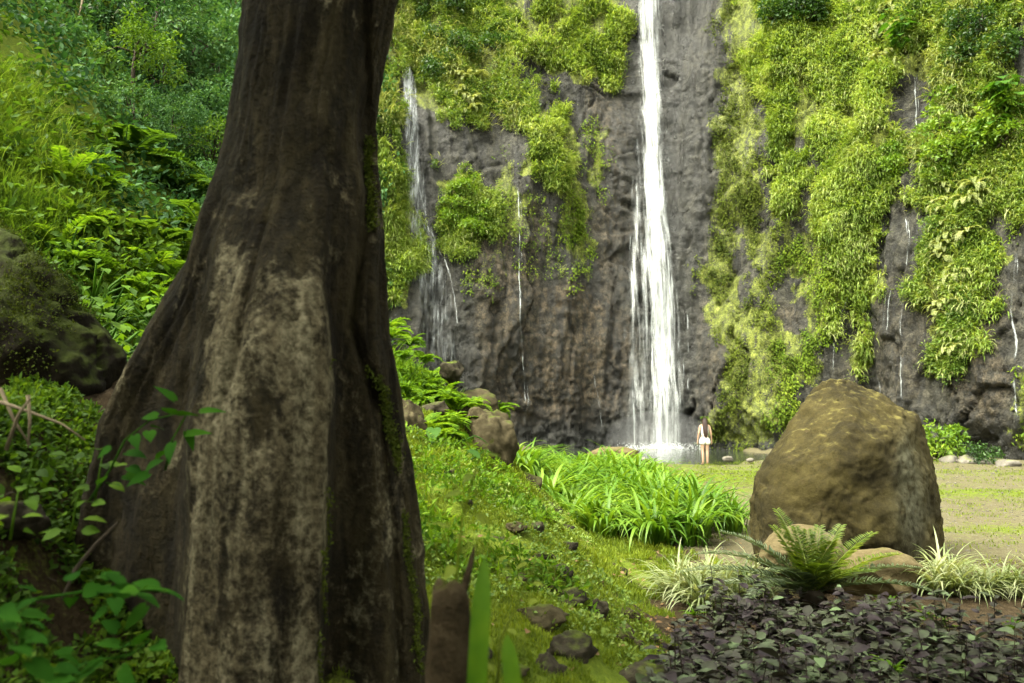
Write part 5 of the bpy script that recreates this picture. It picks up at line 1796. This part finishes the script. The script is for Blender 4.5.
for k, (px, py, d, s, lab) in enumerate([(950, 461, 32, .35, "pinkish stone at the cliff foot right of the boulder"), (968, 462, 31.5, .42, "flat pale stone at the cliff foot next to the pinkish one"), (985, 463, 31, .3, "small pale stone at the cliff foot under the dark bush"), (1008, 465, 30, .38, "grey stone at the cliff foot near the right edge"),
                                         (728, 459, 32.0, .20, "small stone on the pool's bank right of the woman"), (750, 460, 32.0, .16, "little stone on the pool's bank halfway to the boulder"), (640, 460, 31.5, .22, "small stone on the pool's bank right of the pale flat rock")]):
    rock_at("bank_stone", M['greyrock'], px, py, d, (s * 1.3, s, s * .6), 70 + k, lab, "stone", "stones at the pool and cliff foot", 3, k)

# ------------------------------------------------------------------ strap-leaved bed
sr = np.random.default_rng(51)


def strap_proto(seed, n=54, L=1.15, up=1.15):
    r = np.random.default_rng(seed)
    mb = MB()
    rt = np.stack([r.normal(0, .11, n), r.normal(0, .11, n), np.zeros(n)], 1)
    az = np.arctan2(rt[:, 1], rt[:, 0]) + r.normal(0, .7, n)
    blades(mb, rt, az, r.normal(up, .16, n), r.uniform(1.3, 2.9, n), L * r.uniform(.6, 1.15, n), r.uniform(.06, .095, n), seg=8, fold=.3)
    o = mb.build("strap_leaf_clump", M['strap'])
    o.location = (0, 0, -500)
    return tag(o, None, "strap-leaved plant")


sp_ = [strap_proto(900 + k) for k in range(5)]
spu = [strap_proto(910 + k, 44, 1.25, 1.38) for k in range(2)]
placed = []
bed = np.array([(.55, 16.2), (1.20, 13.8), (2.15, 12.9), (3.0, 13.2), (4.0, 14.3), (4.2, 15.3), (3.6, 17.5), (3.4, 21), (3.3, 25.5), (-.15, 26), (-.15, 20)])
tries = 0
while len(placed) < 96 and tries < 6000:
    tries += 1
    x, y = sr.uniform(-.3, 4.3), 12.6 + 13.4 * sr.random() ** 1.25
    if not inside(np.array([x]), np.array([y]), bed)[0]:
        continue
    if any((x - a) ** 2 + (y - b_) ** 2 < (.32 + .012 * y) ** 2 for a, b_ in placed):
        continue
    placed.append((x, y))
for k, (x, y) in enumerate(placed):
    upright = (x > 2.5 and y < 16.5)
    pr = spu[k % 2] if upright else sp_[k % 5]
    s = sr.uniform(.85, 1.1) * (1 + .25 * float(sstep(15, 20, y)))
    if x > 3.6:
        s *= .75
    if upright:
        lab, grp = "upright green strap-leaved clump at the bed's right end near the variegated plants", "upright clumps in the bed"
    elif y < 15:
        lab, grp = "arching green strap-leaved clump along the bed's front edge by the path", "front clumps in the bed"
    else:
        lab, grp = "green strap-leaved clump deep in the bed towards the pool", "rear clumps in the bed"
    place(pr, USED, (x, y, float(ground_z(x, y))), sr.uniform(0, 6.28), s, lab, grp)

# ------------------------------------------------------------------ variegated plants, cycad, purple cover
def spider_proto(seed, n=85, L=.72):
    r = np.random.default_rng(seed)
    mb = MB()
    rt = r.normal(0, .05, (n, 3)) * np.array([1, 1, .2])
    blades(mb, rt, r.uniform(0, 6.28, n), r.normal(1.15, .28, n), r.uniform(1.3, 2.6, n), L * r.uniform(.6, 1.15, n), r.uniform(.022, .038, n), seg=7, fold=.4)
    o = mb.build("variegated_plant", M['varieg'])
    o.location = (0, 0, -500)
    return tag(o, None, "variegated plant")


spd = [spider_proto(930 + k) for k in range(3)]
SPD = [(672, 560, 9.6, 1.0), (690, 570, 9.3, 1.05), (708, 562, 9.7, 1.0), (722, 575, 9.2, 1.0), (740, 568, 9.6, 1.0), (755, 578, 9.2, .9), (698, 582, 9.0, .9)]
for k, (px, py, d, s) in enumerate(SPD):
    x = (px - 512) / FPX * d
    place(spd[k % 3], USED, (x, d, float(ground_z(x, d)) + .02), k * 1.3, s, "cream and green striped spider plant between the bed and the cycad", "striped plants left of the cycad")
for k, (px, py, d, s) in enumerate([(930, 590, 9.6, 1.15), (952, 600, 9.4, .85), (972, 604, 9.4, .8), (990, 606, 9.5, .75), (1008, 606, 9.4, .8), (1030, 606, 9.3, .85), (940, 600, 9.9, .9)]):
    x = (px - 512) / FPX * d
    place(spd[k % 3], USED, (x, d, float(ground_z(x, d)) + .02), k * 1.9, s, "cream striped spider plant in the row right of the big boulder", "striped plants right of the boulder")

cd = 8.9
cx_ = (806 - 512) / FPX * cd
cyc = empty("cycad", (cx_, cd, float(ground_z(cx_, cd))), "cycad with stiff feathery fronds in front of the big boulder", "cycad")
cr = np.random.default_rng(61)
mb = MB()
v, f = rock_shape((.13, .13, .2), 5, 3, 3)
mb.add(v + np.array([0, 0, .10]), f)
mb.build("trunk", M['wood'], cyc)
FR = [(180, .50, .75, 1.25, 1), (195, .35, .55, 1.15, 1), (165, .75, 1.0, 1.15, 1), (215, .55, 1.1, .95, 1), (150, .95, .8, 1.05, 1), (122, 1.15, .40, .80, 0), (95, 1.25, .35, .74, 0), (75, 1.2, .35, .72, 0), (60, 1.1, .4, .82, 0), (45, .95, .45, .95, 0),
      (28, .80, .5, 1.05, 0), (12, .65, .6, 1.0, 0), (0, .6, .8, 1.05, 1), (-20, .45, .8, 1.0, 1), (-50, .9, .9, .7, 0), (-100, 1.1, .9, .65, 0), (-140, .9, 1.0, .75, 1), (105, 1.2, .5, 1.0, 0), (-75, 1.3, .5, .7, 0)]
for a, e, c_, L_, gk in FR:
    mb = MB()
    fronds(mb, [np.array([0, 0, .22])], [math.radians(a)], [e], [c_], [L_], 46, .19, .015, up=.35, fwd=.45, stem=.010, start=.10, r=cr, prof=lambda t: np.clip(.35 + 2.2 * t, 0, 1) * np.clip(1.25 - t, .25, 1))
    mb.build("frond", M['cycad_grey'] if gk else M['cycad'], cyc)

pr_ = np.random.default_rng(71)
mb, mbs = MB(), MB()
nro = 820
y = 4.6 + (9.0 - 4.6) * pr_.random(nro * 3)
x = pr_.uniform(.8, 7.2, nro * 3)
gxp, gyp, _ = px_of(np.stack([x, y, .18 + 0 * x], 1))
w = np.stack([x, y, 0 * x], 1)
k = inside(gxp + 10 * vnoise(w * 2, 951), gyp + 8 * vnoise(w * 2, 952), [(682, 640), (704, 604), (745, 590), (830, 592), (880, 604), (925, 622), (1080, 640), (1100, 860), (640, 860), (668, 690)])
x, y = x[k][:nro], y[k][:nro]
h = (.12 + .45 * pr_.random(len(x)) ** 1.4) * (.8 + .40 * vnoise(np.stack([x, y, 0 * x], 1) * 1.8, 955))
base = np.stack([x, y, ground_z(x, y)], 1)
for k in range(len(x)):
    nl = 13
    tip = base[k] + np.array([pr_.normal(0, .06), pr_.normal(0, .06), h[k]])
    t = pr_.uniform(.25, 1.0, nl)
    pp = base[k] + (tip - base[k]) * t[:, None]
    a = np.arange(nl) * 2.4 + pr_.normal(0, .3, nl)
    dl = np.stack([np.cos(a), np.sin(a), .75 * t - .35 + pr_.normal(0, .25, nl)], 1)
    L_ = (.05 + .10 * pr_.random(nl) ** 1.6) * pr_.uniform(.8, 1.25)
    leaves(mb, pp, dl, np.array([0, 0, 1.0]) + pr_.normal(0, .3, (nl, 3)), L_, L_ * pr_.uniform(.5, .62, nl), T_OV)
    if k % 2 == 0:
        tube(mbs, [base[k], tip], [.006, .003], 4, False)
cov = mb.build("purple_ground_cover", M['purple'], smooth=True)
tag(cov, "low mass of dusky purple and grey-green leaves at lower right", "ground cover", kind="stuff")
st_o = mbs.build("stem", M['wood'], cov)
rosp = []
for sd in (960, 961):
    r = np.random.default_rng(sd)
    mb = MB()
    n = 14
    blades(mb, np.zeros((n, 3)), np.arange(n) * 2.4, r.uniform(.4, 1.1, n), r.uniform(.8, 1.5, n), r.uniform(.14, .26, n), .035, seg=5, fold=.35)
    o = mb.build("rosette_plant", M['fern'], smooth=True)
    o.location = (0, 0, -500)
    rosp.append(tag(o, None, "rosette plant"))
for k, (px, py, d, lab) in enumerate([(915, 618, 8.0, "lime green rosette plant at the upper edge of the purple leaves"), (930, 632, 7.5, "yellow-green rosette among the purple leaves below the striped row"), (775, 585, 8.9, "small lime rosette at the cycad's left foot"),
                                      (880, 592, 9.0, "small lime rosette under the long tan rock"), (862, 590, 9.0, "pale lime rosette at the cycad's right foot"), (882, 668, 6.2, "single lime rosette deep in the purple leaves"), (1000, 622, 8.0, "green rosette near the right edge above the purple leaves"), (690, 598, 8.6, "small green rosette beside the striped plants")]):
    x = (px - 512) / FPX * d
    place(rosp[k % 2], USED, (x, d, float(ground_z(x, d)) + (.16 if k in (0, 1, 5) else .03)), k, 1.0, lab, "lime rosettes")
mb = MB()
pt = at(757, 652, 6.0)
leaves(mb, [pt, pt + np.array([.07, .02, -.01])], [(1, .2, .3), (1, -.3, -.2)], [(-.2, -.5, 1), (0, -.4, 1)], [.12, .07], [.07, .03], T_OV)
tag(mb.build("fallen_leaf", M['yellow'], smooth=True), "curled orange fallen leaf lying on the purple plants", "leaf")
for k, (px, py, d) in enumerate([(655, 556, 10.2), (684, 589, 9.0)]):
    x = (px - 512) / FPX * d
    mb = MB()
    leaves(mb, [np.array([x, d, float(ground_z(x, d)) + .03])], [(1, .3, .1)], [(0, -.3, 1)], [.22], [.08], T_OV)
    tag(mb.build("fallen_leaf", M['varieg'], smooth=True), ["pale dead leaf on the moss at the striped plants' left edge", "pale dead leaf on the soil under the striped plants"][k], "leaf", "pale fallen leaves")

# gravel pebbles on the clearing
mb = MB()
n = 5200
y = 9.5 * (30 / 9.5) ** mr.random(n)
x = mr.uniform(2.5, 18, n)
k = (toe(y) - x < -1.2)
x, y = x[k], y[k]
n = len(x)
p = np.stack([x, y, ground_z(x, y)], 1)
oc = np.array([[1, 0, 0], [0, 1, 0], [-1, 0, 0], [0, -1, 0], [0, 0, .7], [0, 0, -.7]], float)
of = np.array([[0, 1, 4], [1, 2, 4], [2, 3, 4], [3, 0, 4], [1, 0, 5], [2, 1, 5], [3, 2, 5], [0, 3, 5]])
sz = mr.uniform(.008, .022, n) * (.6 + .06 * y)
a = mr.uniform(0, 6.28, n)
R_ = np.stack([np.stack([np.cos(a), -np.sin(a)], 1), np.stack([np.sin(a), np.cos(a)], 1)], 1)
vo = np.repeat(oc[None], n, 0) * sz[:, None, None] * mr.uniform(.6, 1.3, (n, 1, 3))
vo[:, :, :2] = np.einsum('nij,nkj->nki', R_, vo[:, :, :2])
mb.add((vo + p[:, None]).reshape(-1, 3), (of[None] + (np.arange(n) * 6)[:, None, None]).reshape(-1, 3))
tag(mb.build("gravel", M['greyrock'], smooth=True), "loose pebbles strewn over the clearing", "gravel", kind="stuff")

# ------------------------------------------------------------------ the woman at the pool
def skin_obj(name, verts, edges, mat, parent, radii, root=0, sub=2):
    me = bpy.data.meshes.new(name)
    me.from_pydata([tuple(v) for v in verts], edges, [])
    o = bpy.data.objects.new(name, me)
    COL.objects.link(o)
    o.parent = parent
    me.materials.append(mat)
    sk = o.modifiers.new("skin", 'SKIN')
    sk.use_smooth_shade = True
    lay = me.skin_vertices[0].data
    for k, r in enumerate(radii):
        lay[k].radius = (r, r) if np.isscalar(r) else r
        lay[k].use_root = (k == root)
    sb = o.modifiers.new("subdivision", 'SUBSURF')
    sb.levels = sb.render_levels = sub
    return o


wd = 30.8
wx = (703.5 - 512) / FPX * wd
woman = empty("person", (wx, wd, float(ground_z(wx, wd))), "woman with long dark hair in white top and shorts facing the waterfall", "person")
V, E, R = [], [], []


def jv(x, y, z, r, parent=None):
    V.append((x, y, z))
    R.append(r)
    if parent is not None:
        E.append((parent, len(V) - 1))
    return len(V) - 1


pel = jv(0, 0, .90, (.14, .10))
sp0 = jv(0, .01, 1.05, (.105, .08), pel)
che = jv(0, 0, 1.22, (.125, .09), sp0)
uch = jv(0, -.01, 1.34, (.11, .07), che)
nek = jv(0, 0, 1.42, .048, uch)
hd0 = jv(0, .01, 1.48, .055, nek)
hd1 = jv(0, .015, 1.555, .083, hd0)
hd2 = jv(0, .01, 1.625, .062, hd1)
jv(0, .115, 1.545, .014, hd1)
for s in (-1, 1):
    jv(s * .088, .01, 1.55, .016, hd1)
    sh = jv(s * .155, -.01, 1.355, .048, uch)
    el = jv(s * .215, -.03, 1.09, .035, sh)
    wr = jv(s * .245, .02, .86, .023, el)
    pa = jv(s * .25, .035, .80, (.030, .018), wr)
    for k, (dy, ln) in enumerate(((-.026, .058), (-.009, .07), (.009, .075), (.026, .066))):
        f1 = jv(s * .252, .037 + dy, .765, .009, pa)
        f2 = jv(s * .247, .042 + dy, .765 - ln * .6, .0085, f1)
        jv(s * .238, .046 + dy, .765 - ln, .007, f2)
    th = jv(s * .236, .070, .80, .010, pa)
    jv(s * .230, .088, .765, .0085, th)
    hp = jv(s * .085, 0, .82, .088, pel)
    kn = jv(s * .08, .01, .48, .052, hp)
    cf = jv(s * .078, -.012, .34, .050, kn)
    an = jv(s * .075, -.01, .085, .033, cf)
    he = jv(s * .076, .03, .035, .034, an)
    jv(s * .088, .14, .022, .026, he)
body = skin_obj("body", V, E, M['skin'], woman, R)
top = skin_obj("top", [(0, 0, .97), (0, .005, 1.08), (0, 0, 1.22), (0, -.01, 1.32), (-.105, -.01, 1.365), (.105, -.01, 1.365)], [(0, 1), (1, 2), (2, 3), (3, 4), (3, 5)], M['white_cloth'], woman, [(.135, .105), (.122, .098), (.142, .108), (.125, .09), (.045, .06), (.045, .06)], 2)
shorts = skin_obj("shorts", [(0, 0, .90), (0, 0, 1.0), (-.098, 0, .80), (-.108, 0, .68), (.098, 0, .80), (.108, 0, .68)], [(0, 1), (0, 2), (2, 3), (0, 4), (4, 5)], M['white_cloth'], woman, [(.165, .125), (.135, .108), .108, .115, .108, .115], 0)
woman.scale = (1.09,) * 3
hair = skin_obj("hair", [(0, .0, 1.625), (0, -.035, 1.55), (0, -.075, 1.42), (0, -.11, 1.27), (.005, -.125, 1.12), (.012, -.125, 1.0), (.012, -.115, .93)], [(k, k + 1) for k in range(6)], M['hair'], woman, [(.085, .075), (.100, .08), (.105, .065), (.10, .05), (.095, .045), (.07, .035), (.02, .015)], 1)
mb = MB()
n = 90
a = pr_.uniform(0, 6.28, n)
pp = np.stack([.105 * np.cos(a), .10 * np.sin(a) - .005, 1.64 + pr_.normal(0, .012, n)], 1)
leaves(mb, pp, np.stack([np.cos(a), np.sin(a), pr_.normal(.2, .5, n)], 1) + pr_.normal(0, .4, (n, 3)), pr_.normal(0, 1, (n, 3)) + np.array([0, 0, 1]), .055, .025)
mb.build("leaf_wreath", M['shrub_lt'], woman)

cyc.scale = (1.2, 1.2, 1.0)
# things never placed are removed
for o in list(bpy.data.objects):
    if o.parent is None and o.location.z < -400:
        for c in list(o.children):
            bpy.data.objects.remove(c)
        bpy.data.objects.remove(o)
